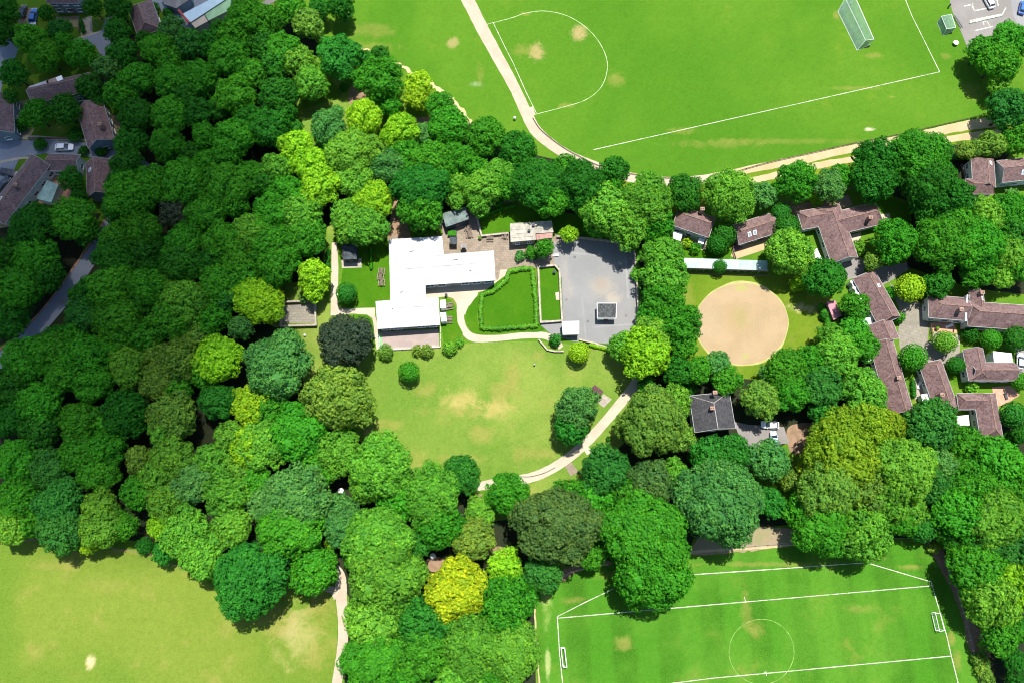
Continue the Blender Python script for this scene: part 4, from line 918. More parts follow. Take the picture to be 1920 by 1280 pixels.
# ------------------------------------------------------------------ vegetation
ICO = {}
def ico(sub):
    if sub not in ICO:
        bm = bmesh.new(); bmesh.ops.create_icosphere(bm, subdivisions=sub, radius=1); bm.verts.ensure_lookup_table()
        ICO[sub] = (np.array([v.co[:] for v in bm.verts]), np.array([[v.index for v in f.verts] for f in bm.faces])); bm.free()
    return ICO[sub]
def leaf_mesh(name, P, N, size, rng, core=None, tone=None, jit=.38):
    """P,N: leaf positions and normals; core: (verts, tris)"""
    n = len(P)
    N = N + rng.normal(0, jit, (n, 3)); N /= np.linalg.norm(N, axis=1)[:, None]
    a = np.where(np.abs(N[:, 2:3]) < .9, [[0, 0, 1.]], [[1., 0, 0]]); U = np.cross(N, a); U /= np.linalg.norm(U, axis=1)[:, None]
    th = rng.uniform(0, 6.28, n)[:, None]; V = np.cross(N, U); U, V = U * np.cos(th) + V * np.sin(th), -U * np.sin(th) + V * np.cos(th)
    s = size * rng.uniform(.65, 1.25, n)[:, None]
    # pointed leaf sprays: four corners, two folded up
    q = np.stack([P - U * s, P - V * s * .62 + N * s * .12, P + U * s, P + V * s * .62 + N * s * .12], 1).reshape(-1, 3)
    nv = len(q); verts = q; loops = np.arange(nv); starts = np.arange(0, nv, 4); tot = np.full(n, 4)
    t = np.repeat(rng.uniform(0, 1, n) if tone is None else np.clip(tone + rng.normal(0, .18, n), 0, 1), 4)
    if core is not None:
        cv, cf = core; verts = np.vstack([q, cv]); loops = np.concatenate([loops, (cf + nv).ravel()])
        starts = np.concatenate([starts, nv + np.arange(len(cf)) * 3]); tot = np.concatenate([tot, np.full(len(cf), 3)])
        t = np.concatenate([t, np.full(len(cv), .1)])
    me = bpy.data.meshes.new(name); me.vertices.add(len(verts)); me.vertices.foreach_set('co', verts.astype(np.float32).ravel())
    me.loops.add(len(loops)); me.loops.foreach_set('vertex_index', loops.astype(np.int32))
    me.polygons.add(len(starts)); me.polygons.foreach_set('loop_start', starts.astype(np.int32)); me.polygons.foreach_set('loop_total', tot.astype(np.int32))
    me.update(calc_edges=True); at = me.attributes.new('tone', 'FLOAT', 'POINT'); at.data.foreach_set('value', t.astype(np.float32))
    me.materials.append(FOL); me.validate(); return me
def crown_mesh(seed, R, kind='broad', hz=.82):
    rng = np.random.default_rng(seed)
    if kind == 'ball':
        lobes = [(np.zeros(3), R * .97)]; tuft = .22; leaf = .13
    else:
        nl = int(14 + R * 5.5); lobes = [(np.array([0, 0, 0]), R * .76)]
        i = np.arange(nl) + .5; zc = 1 - i / nl * 1.45; ga = i * 2.39996 + rng.uniform(0, 6)
        for k in range(nl):
            z = zc[k] + rng.normal(0, .08); z = max(-.55, min(1, z)); h = math.sqrt(max(0, 1 - z*z)); a = ga[k] + rng.normal(0, .25)
            rr = R * rng.uniform(.19, .34) * (1.12 if R < 3 else 1)
            out = (R - rr) * rng.uniform(.86, 1.03)
            lobes.append((np.array([h * math.cos(a), h * math.sin(a), z * hz]) * out, rr))
        if kind == 'loose': lobes = [(c, r * (.8 if j else .78)) for j, (c, r) in enumerate(lobes)]
        tuft = .37 if R > 3 else .27; leaf = .185 if R > 3 else .14
    if kind != 'ball':
        ph = rng.uniform(0, 6.28, 6); am = rng.uniform(.03, .10, 3)
        def wob(c):
            a = math.atan2(c[1], c[0]); k = 1 + am[0] * math.sin(2*a+ph[0]) + am[1] * math.sin(3*a+ph[1]) + am[2] * math.sin(5*a+ph[2])
            return np.array([c[0] * k, c[1] * k, c[2] * (1 + .06 * math.sin(3*a + ph[3]))])
        lobes = [(wob(c), r) for c, r in lobes]
        sub = []
        for j, (c, r) in enumerate(lobes):
            if j == 0 or r < .8: continue
            for q in range(7):
                d = c / (np.linalg.norm(c) + 1e-6) * .8 + rng.normal(0, .75, 3); d /= np.linalg.norm(d)
                if d[2] < -.2: continue
                rr = r * rng.uniform(.30, .52); sub.append((c + d * np.array([1, 1, hz]) * (r - rr * rng.uniform(.45, .8)), rr))
        lobes += sub
    LC = np.array([l[0] for l in lobes]); LR = np.array([l[1] for l in lobes]); P = []; N = []; TN = []
    for j, (c, r) in enumerate(lobes):
        cnt = int(4 * math.pi * r * r / (tuft * tuft * (3.0 if kind != 'ball' else 2.1))) + 6
        d = rng.normal(0, 1, (cnt, 3)); d /= np.linalg.norm(d, axis=1)[:, None]; d = d[d[:, 2] > -.65]
        sc = np.array([1, 1, hz if kind != 'ball' else .93]); p = c + d * (r + tuft * rng.uniform(-.9, .5, len(d))[:, None]) * sc
        dist = np.linalg.norm((p[:, None] - LC[None]) / sc, axis=2) / LR[None]; dist[:, j] = 9
        keep = dist.min(1) > .95; p = p[keep]; d = d[keep]
        tn = rng.uniform(.15, .75, len(p)) + rng.normal(0, .08)
        m = 9 if kind != 'ball' else 6
        e = rng.normal(0, 1, (len(p), m, 3)); e /= np.linalg.norm(e, axis=2)[..., None]
        flip = (e * d[:, None]).sum(2) < -.15; e[flip] *= -1
        rad = tuft * rng.uniform(.55, 1.0, (len(p), m, 1)) * (.55 if kind == 'ball' else 1)
        P.append((p[:, None] + e * rad).reshape(-1, 3)); N.append((e * .9 + d[:, None] * .6).reshape(-1, 3)); TN.append(np.repeat(tn, m))
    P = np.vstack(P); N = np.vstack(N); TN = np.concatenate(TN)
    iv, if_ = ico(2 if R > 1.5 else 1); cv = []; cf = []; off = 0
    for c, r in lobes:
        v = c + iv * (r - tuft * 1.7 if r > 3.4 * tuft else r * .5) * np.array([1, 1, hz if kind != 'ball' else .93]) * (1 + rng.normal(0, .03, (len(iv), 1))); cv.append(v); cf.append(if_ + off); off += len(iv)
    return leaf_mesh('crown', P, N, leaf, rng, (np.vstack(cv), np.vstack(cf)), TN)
CLS = {}
for R, n in ((1.2, 2), (2.3, 3), (3.6, 4), (5.2, 5), (7.5, 4), (9.5, 2)): CLS[R] = [crown_mesh(int(R * 10) + k, R, 'broad', (.84, .78, .9, .8, .86)[k]) for k in range(n)]
LOOSE = [crown_mesh(900 + k, R, 'loose') for k, R in enumerate((3.6, 5.2))]
BALL = crown_mesh(77, 2.5, 'ball')
def trunk_mesh(seed, H, R):
    r = random.Random(seed); m = MB(); tr = max(.08, R * .055); top = H * .5
    m.bar((0, 0, -.1), (0, 0, top * .25), tr * 1.35, 8, tr); m.bar((0, 0, top * .25), (.05 * R, .03 * R, top), tr, 8, tr * .75)
    for i in range(5):
        a = i * 1.257 + r.uniform(-.3, .3); z0 = top * r.uniform(.7, .98)
        b = Vector((math.cos(a) * R * .45, math.sin(a) * R * .45, z0 + R * r.uniform(.35, .6)))
        m.bar((.04 * R * z0 / top, .02 * R, z0), b, tr * .5, 6, tr * .16)
    me = bpy.data.meshes.new('trunk'); me.from_pydata(m.v, [], m.f); me.materials.append(BARK); me.shade_smooth(); return me
TR = {}
PAL = {'D': (.028, .185, .013), 'G': (.056, .290, .015), 'E': (.032, .215, .020), 'L': (.130, .375, .030), 'Y': (.260, .52, .018), 'O': (.155, .310, .036),
       'P': (.090, .290, .056), 'B': (.038, .205, .026), 'K': (.048, .078, .042), 'A': (.180, .335, .015), 'R': (.070, .165, .034), 'Z': (.34, .49, .016)}
def add_tree(px, py, rpx, col, kind='', hf=1.0):
    rnd = random.Random(int(px * 131 + py * 17))
    k = MPP(px, py, 6); R = rpx * k
    hz = .84
    H = (R * 1.0 + 2.2 if R > 2 else R * .5 + .4) * hf            # height of the crown's centre
    if kind == 'ball': H = R * 1.12 + (.7 if R > 2 else .25)
    if kind == 'bush' or R < 1.6: H = R * .75
    H = max(H, R * hz * .9)
    c = G(px, py, H)
    nm = {'ball': 'clipped_tree', 'bush': 'bush'}.get(kind)
    if nm is None:
        nm = 'bush' if rpx < 18 else {'D': 'dark_leaved_tree', 'B': 'dark_leaved_tree', 'Y': 'yellow_leaved_tree', 'A': 'yellow_leaved_tree', 'Z': 'yellow_leaved_tree', 'K': 'copper_leaved_tree', 'R': 'copper_leaved_tree'}.get(col, 'broadleaf_tree')
    o = empty(nm, (c.x, c.y, 0), rnd.uniform(0, 6.28))
    if kind == 'ball': me, R0 = BALL, 2.5
    elif kind == 'loose': i = 0 if R < 4.4 else 1; me, R0 = LOOSE[i], (3.6, 5.2)[i]
    else: R0 = min(CLS, key=lambda q: abs(math.log(q / R))); me = rnd.choice(CLS[R0])
    s = R / R0 * (1 if kind in ('ball', 'bush') else 1.04); cr = bpy.data.objects.new('crown', me); COL.objects.link(cr); cr.parent = o
    cr.location = (0, 0, H); cr.scale = (s * rnd.uniform(.95, 1.06), s * rnd.uniform(.95, 1.06), s * (1 if kind == 'ball' else rnd.uniform(.88, 1.1)))
    b = PAL[col]; j = rnd.uniform(.86, 1.14) if kind != 'ball' else 1; jr = rnd.uniform(.86, 1.16)
    cr.color = (b[0] * j * jr, b[1] * j, b[2] * j, 1)
    key = round(R0, 1)
    if key not in TR: TR[key] = trunk_mesh(int(key * 10), R0 * 1.25 + 3.2, R0)
    tk = bpy.data.objects.new('trunk', TR[key]); COL.objects.link(tk); tk.parent = o
    zs = H / (R0 * 1.25 + 3.2); tk.scale = (s, s, zs)
    return o
TREES = """
10 22 28 D;5 62 24 D;87 26 16 D;114 58 22 B;60 74 29 G;86 105 31 G;120 84 22 G;153 103 28 G;28 138 26 D;20 183 15 D;175 14 19 D;221 15 26 D;286 16 11 D;315 25 9 D
220 58 25 D;230 100 28 D;272 77 19 D;325 58 29 P loose;298 96 33 G;320 112 28 G;358 85 29 B;400 82 28 D;200 126 26 P loose;170 162 25 D;180 186 17 D;120 207 29 D;68 215 27 G;38 235 14 D
140 253 14 D;75 271 13 D;157 283 9 D;190 282 13 D;258 150 33 G;225 178 30 G;322 152 33 G;378 145 34 G;350 180 28 D;430 110 38 G;462 36 36 G;440 66 30 G;412 56 19 D;258 216 34 D;320 215 34 G
370 210 30 D;440 180 36 G;412 203 24 D;470 226 28 D;472 140 28 G;245 265 30 D;240 306 30 D;315 272 32 G;355 290 22 D;385 256 26 G;440 258 36 G;425 292 30 G;390 308 26 G;350 322 26 G
500 40 32 G;545 15 28 G;578 46 28 O;640 14 25 D;600 16 20 D;495 86 30 D;531 92 32 G;518 118 28 D;562 118 30 L;585 158 31 L;638 107 40 E;645 164 8 D;712 150 44 G;712 104 19 D;686 116 20 D
730 199 22 G;785 158 25 Y;782 184 24 Y;683 222 34 Y;752 250 36 Y;615 240 32 P;632 212 15 P;826 200 26 G;840 240 38 G;795 256 26 P;910 257 37 G;970 281 36 D;522 180 36 D;530 212 26 D;505 240 36 D;553 240 16 D
555 275 30 Y;585 312 38 Y;520 318 30 L;655 287 46 L;730 312 32 P;805 302 36 G;856 300 32 G;935 330 32 L;1150 322 28 D
1840 96 27 G;1890 80 37 G;1872 116 36 G;1872 158 20 L;1890 206 40 B;1905 264 28 G;1722 297 54 G;1645 302 40 D;1860 272 24 O;1808 282 18 O;1832 279 18 O
70 425 42 D;138 410 40 G;160 434 26 D;50 442 30 D;148 370 17 D;134 336 23 D;15 480 32 D;70 486 40 G;88 516 32 D;32 542 44 G;15 600 38 D;60 542 28 D;38 572 26 D
245 372 46 G;222 394 30 D;285 350 36 G;235 345 32 D;345 345 42 G;328 398 32 K;268 432 36 G;222 450 34 G;275 464 30 D;212 482 36 D;232 500 28 D;390 400 38 G;362 432 28 D;425 350 42 G;468 335 32 G;440 380 30 G
345 460 36 G;342 496 38 D;425 455 38 G;447 486 34 G;470 440 36 L;462 512 32 G;396 496 32 D;412 530 38 G;428 558 28 B;212 540 42 G;178 546 32 D;155 552 24 D;280 540 36 G;310 528 26 L;265 562 30 D;156 590 34 B
225 600 42 G;190 596 28 G;280 500 22 D;350 566 42 L;325 594 40 G;362 596 28 L;400 598 30 G;470 558 36 Y;452 614 24 P;140 632 28 G;102 632 23 D;220 632 32 G;275 630 32 G;370 630 26 O
600 350 40 Y;540 365 36 G;495 342 30 D;515 396 38 G;565 402 38 L;512 464 40 G;575 445 38 G;518 498 38 G;492 436 32 G;540 477 30 G;588 516 31 Y;590 542 24 Y;485 550 29 Y;498 575 35 Y;518 556 16 Y;572 556 12 P
655 405 34 L;703 377 36 Y;691 424 38 L;655 424 31 L;790 355 48 E;788 392 40 G;665 337 34 L;857 346 24 L;855 376 20 L;905 352 36 L;900 378 26 L;945 346 30 G;933 382 9 G;790 431 12 L;650 550 21 E ball;648 640 50 K
620 260 26 G;700 285 30 L;760 290 30 G;770 320 30 G;890 315 26 G;825 340 28 G
1010 345 46 D;1090 350 46 D;1035 372 38 G;1060 320 30 G;1140 396 46 L;1210 380 48 L;1213 345 24 L;1175 422 42 L;1226 421 34 G;1118 420 26 G;1147 366 30 G
1067 440 17 Y;1021 466 18 G;997 475 13 G;975 480 10 P;1243 482 38 L;1248 514 40 L;1196 515 14 L;1245 560 38 G;1275 608 40 G;1222 592 28 G;1220 630 36 L;1180 652 30 L
1285 362 33 D;1366 366 48 L;1358 440 23 D ball;1346 457 20 D ball;1349 500 14 D ball;1430 366 25 P;1265 456 6 D bush;1288 455 10 Y bush;1304 466 11 G bush;1041 637 12 D bush
1492 341 37 G;1447 360 15 D;1552 348 32 P;1575 332 24 G;1532 377 13 Y bush;1640 336 42 D;1738 342 50 D;1778 376 44 D;1740 387 32 D;1464 399 19 E ball;1475 426 24 D ball;1480 473 42 L
1677 451 40 G;1610 465 15 L;1637 490 17 O;1765 456 52 G;1830 460 48 G;1797 430 42 G;1845 406 36 L;1890 396 36 G;1897 436 32 D;1890 476 36 L;1912 500 32 G;1828 510 32 G;1875 516 26 L;1758 533 26 D
1545 521 38 D;1604 574 27 G;1545 592 9 D;1600 622 28 G;1556 630 26 L;1494 534 14 Y bush;1707 540 27 Y ball;1668 550 13 G;1686 596 11 G bush;1772 641 22 L ball;1820 628 16 D bush;1858 636 19 G ball;1905 635 24 D ball;1897 364 12 P bush
50 675 42 G;90 660 38 G;25 722 36 D;165 670 42 G;122 656 32 G;125 702 38 G;240 680 34 L;205 657 30 G;178 716 36 G;240 704 28 L;338 676 38 O;352 650 26 O;300 713 36 O;333 726 28 G;78 753 42 G;15 782 36 D;152 790 38 G
78 802 34 D;238 776 42 D;210 802 32 G;325 776 42 O;312 806 32 L;410 672 46 Y;412 753 35 E;470 756 36 Y;432 820 32 L;470 836 38 Y;150 846 38 G;200 842 36 G;32 863 40 G;95 876 36 B;185 882 36 G;262 860 26 O
325 856 40 L;400 862 34 L;300 896 34 L;360 906 40 P;262 922 32 G;38 936 38 G;112 942 42 B;190 946 32 L;425 926 42 L;312 940 36 L;385 700 30 G;290 660 26 O
522 682 58 P;520 725 34 G;500 766 32 G;635 745 60 O;562 808 52 G;495 836 44 L;635 846 42 L;715 876 56 L;690 906 36 L;810 926 52 L;865 890 37 E;555 936 60 P;952 925 38 G;895 950 22 L;640 956 32 P;450 880 30 L;480 900 30 G;595 880 34 G;745 935 40 G
723 660 15 O bush;782 657 11 O bush;800 658 13 O bush;843 652 14 L bush;862 642 9 L bush;767 697 20 G ball;1086 660 20 Y ball
1082 764 39 P;1070 803 30 E;1141 822 5 D bush;1225 790 60 O;1262 755 34 L;1178 802 26 O;1275 820 30 O;1210 660 48 Y;1166 650 26 L;1210 722 16 D;1270 696 30 D;1308 693 26 G;1345 682 24 P;1362 712 27 G;1280 646 28 G;1292 726 15 D
1425 748 36 O;1328 850 34 E;1368 852 36 E;1302 856 15 D;1135 880 46 B;1070 930 34 G;1045 985 72 R;1220 905 42 R;1265 886 28 L;1348 940 76 P;1445 942 28 E;1180 920 34 G;1110 935 34 G;1195 945 36 R
1475 695 40 G;1482 736 36 G;1540 725 40 B;1545 775 28 E;1570 670 40 L;1618 735 42 L;1612 650 32 G;1520 680 30 G;1440 862 38 P;1447 705 24 P
1620 797 46 A;1575 800 40 A;1660 800 36 A;1580 850 62 A;1528 880 34 A;1550 915 56 O;1610 905 50 O;1690 880 60 L;1665 935 42 L;1755 870 36 P;1745 796 48 B;1806 826 34 G;1725 830 32 G;1775 866 22 Y;1750 905 38 B;1868 870 48 G;1815 916 46 G;1900 906 36 G
1792 684 17 D ball;1712 670 26 G ball;1822 726 13 L bush;1912 714 17 G ball;1900 777 25 E ball;1893 822 15 D bush;1916 815 18 D
20 984 36 L;60 978 28 G;118 996 42 B;190 986 40 L;172 1012 24 Y;230 986 28 G;272 1022 17 E bush;308 1036 21 E;305 986 28 Y;350 996 44 L;380 1040 40 L;470 1086 66 E;435 986 38 L;440 1120 24 E
545 985 60 G;500 940 34 P;588 1068 43 G;622 1015 15 Y;640 985 36 P;710 1010 60 L;725 1080 66 L;670 1042 27 G;782 1020 28 E;825 985 42 G;890 1010 38 O;857 1105 58 Z;948 1058 32 Y;700 1160 52 L;800 1165 50 E;700 1240 54 G;790 1222 52 G
885 1210 56 L;950 1130 52 G;957 1220 54 L;860 1275 44 L;760 1275 40 G;930 1275 40 G;740 1130 36 G;860 1170 30 L;900 965 26 L
1017 1072 37 B;1110 1040 28 G;1208 1000 76 G;1222 1072 66 G;1190 1118 24 G;1140 990 34 G;1150 1020 28 G
1540 990 52 G;1615 1000 50 L;1727 985 30 E ball;1690 980 26 G;1752 1026 12 O bush;1800 960 50 G;1865 970 56 L;1910 1030 42 B;1830 1070 50 G;1795 1030 24 G;1855 1122 50 L;1905 1100 46 Y;1875 1190 36 G;1845 1010 40 B
1832 1235 12 O bush;1840 1258 13 O bush;1852 1275 13 O bush;1905 1278 20 D;1500 955 34 G;1485 900 20 O;1710 960 30 L;1775 1000 26 D;1915 1180 24 D;1920 960 34 G;1800 875 26 G;1905 1240 22 D
"""
VEG = []
for tok in TREES.replace('\n', ';').split(';'):
    q = tok.split()
    if len(q) < 4: continue
    x, y, r = map(float, q[:3]); kd = q[4] if len(q) > 4 else ''
    VEG.append([add_tree(x, y, r, q[3], kd), x, y, r, q[3], kd])

# ------------------------------------------------------------------ hedges
def hedge(pts, wpx, h, col, label, closed=False):
    W = [G(p[0], p[1], h * .6) for p in pts]; c = W[0].copy(); c.z = 0
    rng = np.random.default_rng(int(pts[0][0] + pts[0][1])); half = wpx * .5 * MPP(*pts[0])
    P = []; N = []; TN = []; cv = []; cf = []; off = 0; iv, if_ = ico(1)
    for i in range(len(W) - 1):
        a, b = np.array(W[i] - c), np.array(W[i+1] - c); a[2] = b[2] = 0; L = np.linalg.norm(b - a); k = max(1, int(L / (half * .75)))
        for j in range(k + (1 if i == len(W) - 2 else 0)):
            q = a + (b - a) * j / k + rng.normal(0, half * .12, 3) * [1, 1, 0]; r = half * rng.uniform(.82, 1.12); zc = h * .5
            sc = np.array([1, 1, h * .55 / r * rng.uniform(.9, 1.12)])
            cv.append(q + [0, 0, zc] + iv * r * .9 * sc); cf.append(if_ + off); off += len(iv)
            n = int(4 * math.pi * r * max(r, h * .5) / .05)
            d = rng.normal(0, 1, (n, 3)); d /= np.linalg.norm(d, axis=1)[:, None]; d[:, 2] = np.abs(d[:, 2]) - .25
            P.append(q + [0, 0, zc] + d * r * sc * rng.uniform(.9, 1.12, n)[:, None]); N.append(d); TN.append(np.full(n, rng.uniform(.2, .8)))
    me = leaf_mesh('foliage', np.vstack(P), np.vstack(N), .15, rng, (np.vstack(cv), np.vstack(cf)), np.concatenate(TN)); me.name = 'hedge'
    o = bpy.data.objects.new('hedge', me); COL.objects.link(o); o.location = c; o.color = (*PAL[col], 1)
    tag(o, label, 'hedge', 'hedges'); return o
hedge([(903, 556), (901, 585), (903, 614), (930, 616), (970, 613), (1006, 610), (1005, 570), (1001, 535), (998, 504), (975, 504), (955, 509), (948, 527), (925, 546), (904, 552)], 9, 1.1, 'L', 'low lime hedge tracing the garden lawn right of the school')
hedge([(900, 409), (930, 395), (966, 385)], 7, 1.0, 'G', 'dark hedge along the top of the lodge lawn')
hedge([(696, 466), (696, 503)], 6, 1.1, 'G', 'short straight hedge standing alone on the lawn right of the dark kiosk')
hedge([(615, 470), (614, 490), (613, 512)], 9, 1.8, 'D', 'tall dark hedge at the wood edge beside the left path')
hedge([(1195, 466), (1197, 520), (1200, 560), (1203, 600)], 9, 1.2, 'L', 'hedge behind the right-hand wall of the asphalt yard')
hedge([(1108, 646), (1146, 655)], 8, .9, 'Y', 'small lime hedge below the asphalt yard beside the clipped ball tree')
hedge([(1541, 575), (1548, 595), (1556, 612)], 13, 1.8, 'G', 'thick hedge wrapping the left side of the pink shed')
hedge([(1838, 1205), (1850, 1240), (1862, 1290)], 12, 1.4, 'O', 'scrubby hedge behind the lower right corner of the south pitch')
hedge([(1785, 293), (1830, 292), (1872, 286)], 12, 2.0, 'P', 'grey-green hedge behind the hipped house at the right edge')
hedge([(150, 38), (154, 48), (156, 58)], 8, 1.2, 'D', 'small dark hedge beside the balcony house path')
hedge([(1712, 715), (1714, 740)], 9, 1.2, 'D', 'short hedge between the longest house and the narrow bungalow')
# ------------------------------------------------------------------ vehicles
CGLASS = plain('car_glass', (.02, .03, .04), .08, .1, 1, spec=.8); TYRE = plain('tyre_rubber', (.02, .02, .02), .85, .1, 1)
RIMM = plain('rim_metal', (.45, .46, .48), .35, .05, 1, metal=.6); LAMP = plain('headlight_glass', (.75, .78, .8), .15, .05, 1); RLAMP = plain('tail_light', (.4, .02, .02), .3)
def car(px, py, ang, paint, label, L=4.4, Wd=1.8, H=1.45, group=None, name='parked_car', cat='car', roofc=None):
    g = G(px, py, .7); o = empty(name, (g.x, g.y, 0), math.radians(ang)); tag(o, label, cat, group)
    # lofted body: outlines of half width and top per station along the length
    st = [(-.5, .36, .62, .35), (-.485, .44, .78, .30), (-.40, .485, .90, .28), (-.2, .5, .93, .27), (.1, .5, .92, .27), (.3, .49, .84, .28), (.43, .46, .72, .30), (.49, .38, .60, .36)]
    vs = []; fs = []
    for x, w_, zt, zb in st:
        X, W2 = x * L, w_ * Wd
        vs += [(X, -W2*.9, zb), (X, -W2, (zb+zt)*.5), (X, -W2*.93, zt*.97), (X, -W2*.6, zt+.03), (X, W2*.6, zt+.03), (X, W2*.93, zt*.97), (X, W2, (zb+zt)*.5), (X, W2*.9, zb)]
    for i in range(len(st) - 1):
        for j in range(8): fs.append((i*8+j, i*8+(j+1) % 8, (i+1)*8+(j+1) % 8, (i+1)*8+j))
    fs += [tuple(range(8))[::-1], tuple(range((len(st)-1)*8, len(st)*8))]
    m = MB(); m.add(vs, fs); body = m.build('body', paint, o, smooth=False)
    m = MB()
    def loft(a, b): m.add(a + b, [(i, (i+1) % 4, 4 + (i+1) % 4, 4 + i) for i in range(4)] + [(3, 2, 1, 0), (4, 5, 6, 7)])
    lo = [(-.42*L, -.44*Wd, .9), (.24*L, -.44*Wd, .9), (.24*L, .44*Wd, .9), (-.42*L, .44*Wd, .9)]
    hi = [(-.33*L, -.35*Wd, H-.06), (.06*L, -.35*Wd, H-.06), (.06*L, .35*Wd, H-.06), (-.33*L, .35*Wd, H-.06)]
    loft(lo, hi); m.build('windows', CGLASS, o)
    m = MB(); q = [(x*1.0, y*1.02, H-.058) for x, y, z in hi]; q2 = [(x*.96, y*.93, H) for x, y, z in hi]; loft(q, q2)
    for sy in (-1, 1):
        for k in ((0, 0), (1, 1)): 
            a, b = Vector(lo[k[0]]), Vector(hi[k[1]]); a.y = abs(a.y) * sy; b.y = abs(b.y) * sy; m.bar(a, b, .05, 4)
        m.bar((-.1*L, sy*.445*Wd, .9), (-.11*L, sy*.36*Wd, H-.06), .045, 4)
    m.build('car_roof', roofc or paint, o)
    for sx in (-.31, .31):
        for sy in (-1, 1):
            m = MB(); m.bar((sx*L, sy*(.5*Wd-.2), .32), (sx*L, sy*(.5*Wd+.01), .32), .32, 14); wh = m.build('wheel', TYRE, o)
            m = MB(); m.bar((sx*L, sy*(.5*Wd+.005), .32), (sx*L, sy*(.5*Wd+.025), .32), .19, 10); m.build('rim', RIMM, wh)
    for sy in (-1, 1):
        m = MB(); m.box(.475*L, .497*L, sy*.3*Wd-.17, sy*.3*Wd+.17, .56, .68); m.build('headlight', LAMP, o)
        m = MB(); m.box(-.5*L-.01, -.48*L, sy*.3*Wd-.15, sy*.3*Wd+.15, .6, .72); m.build('tail_light', RLAMP, o)
        m = MB(); m.box(.14*L, .18*L, sy*.5*Wd-.02*sy-.1, sy*.5*Wd-.02*sy+.1, .88, 1.0); m.build('mirror', paint, o)
    return o
def paint(n, c):
    m = plain(n, c, .3, .03, .5); m.node_tree.nodes['Principled BSDF'].inputs['Coat Weight'].default_value = .6; m.node_tree.nodes['Principled BSDF'].inputs['Specular IOR Level'].default_value = .5; return m
PW, PD, PB, PL, PS = paint('white_car_paint', (.80, .81, .82)), paint('black_car_paint', (.02, .025, .035)), paint('blue_car_paint', (.03, .12, .42)), paint('pale_blue_car_paint', (.30, .44, .56)), paint('silver_car_paint', (.45, .46, .48))
car(120, 276, 2, PW, 'white car parked on the street above the small brown roof', 4.9, 2.0)
car(62, 30, 90, PB, 'bright blue car parked in the front yard at the top edge', 4.8, 2.0)
car(43, 21, 88, PD, 'dark car beside the bright blue car at the top edge', 4.0, 1.7)
car(61, 50, 90, PW, 'small white car right behind the bright blue car', 3.0, 1.6, 1.35)
car(14, 323, -12, PD, 'black car beside the diagonal brown roof, the upper of two', 4.8, 1.9)
car(6, 346, 62, PD, 'black car at the left edge, the lower of two by the diagonal roof', 4.8, 1.9)
car(1444, 796, 176, PW, 'white car with dark windows on the gravel drive by the slate cottage', 4.4, 1.9)
car(1452, 823, 95, PL, 'pale blue car standing below the white car by the slate cottage', 4.0, 1.7)
car(1854, 2, 108, PW, 'white car in the marked bay of the car park', 4.8, 2.0)
car(1918, 14, 70, PB, 'blue car cut by the right edge of the car park', 4.4, 1.9)
car(1913, 676, 80, PS, 'grey car at the right edge beside the L-shaped house with the white flat roof', 4.2, 1.8)

# ------------------------------------------------------------------ goals
NET = plain('net_cord', (.20, .33, .24), .9, .1, 1); POSTW = plain('goal_post_paint', (.80, .83, .80), .45, .05, 1)
def net_quad(m, a, b, c, d, nu, nv, r):
    a, b, c, d = map(Vector, (a, b, c, d))
    for i in range(nu + 1):
        t = i / nu; m.bar(a.lerp(b, t), d.lerp(c, t), r, 3)
    for i in range(nv + 1):
        t = i / nv; m.bar(a.lerp(d, t), b.lerp(c, t), r, 3)
def goal(label, tfl, tfr, tbl, tbr, h, gl, gr, group=None, name='football_goal', sp=.28, r=.02, post=.06, fl=None, frt=None):
    """tfl.. = top frame corners as the photo shows them at height h; gl, gr = rear foot points on the ground; fl, frt = front feet"""
    A, B, C, D = G(*tfl, h), G(*tfr, h), G(*tbr, h), G(*tbl, h); gL, gR = G(*gl), G(*gr)
    o_ = Vector((A.x, A.y, 0)); o = empty(name, o_); tag(o, label, 'goal', group)
    A, B, C, D, gL, gR = [v - o_ for v in (A, B, C, D, gL, gR)]
    FA = Vector((A.x, A.y, 0)); FB = Vector((B.x, B.y, 0))
    for a, b in ((FA, A), (FB, B)): m = MB(); m.bar(a, b, post, 8); m.build('post', POSTW, o)
    m = MB(); m.bar(A, B, post, 8); m.build('crossbar', POSTW, o)
    m = MB()
    for a, b in ((A, D), (B, C), (D, C), (D, gL), (C, gR), (gL, gR), (FA, gL), (FB, gR)): m.bar(a, b, post * .7, 6)
    m.build('frame', POSTW, o)
    m = MB(); L = (B - A).length
    def k(a, b): return max(2, int((b - a).length / sp))
    net_quad(m, A, B, C, D, k(A, B), k(A, D), r); net_quad(m, D, C, gR, gL, k(D, C), k(D, gL), r)
    for a, b, c, d in ((A, D, gL, FA), (B, C, gR, FB)): net_quad(m, a, b, c, d, k(a, b) + 1, k(a, d), r)
    m.build('net', NET, o); return o
goal('big netted goal lying along the north pitch at the top edge', (1603, -6), (1638.5, 74), (1585, -3), (1623, 76), 2.5, (1571, 22), (1607, 95), sp=.2, r=.028)
goal('small green netted goal parked beside the car park', (1784, 27), (1792, 52), (1765, 31), (1775, 55), 1.9, (1757, 43), (1768, 67), sp=.16, r=.03)
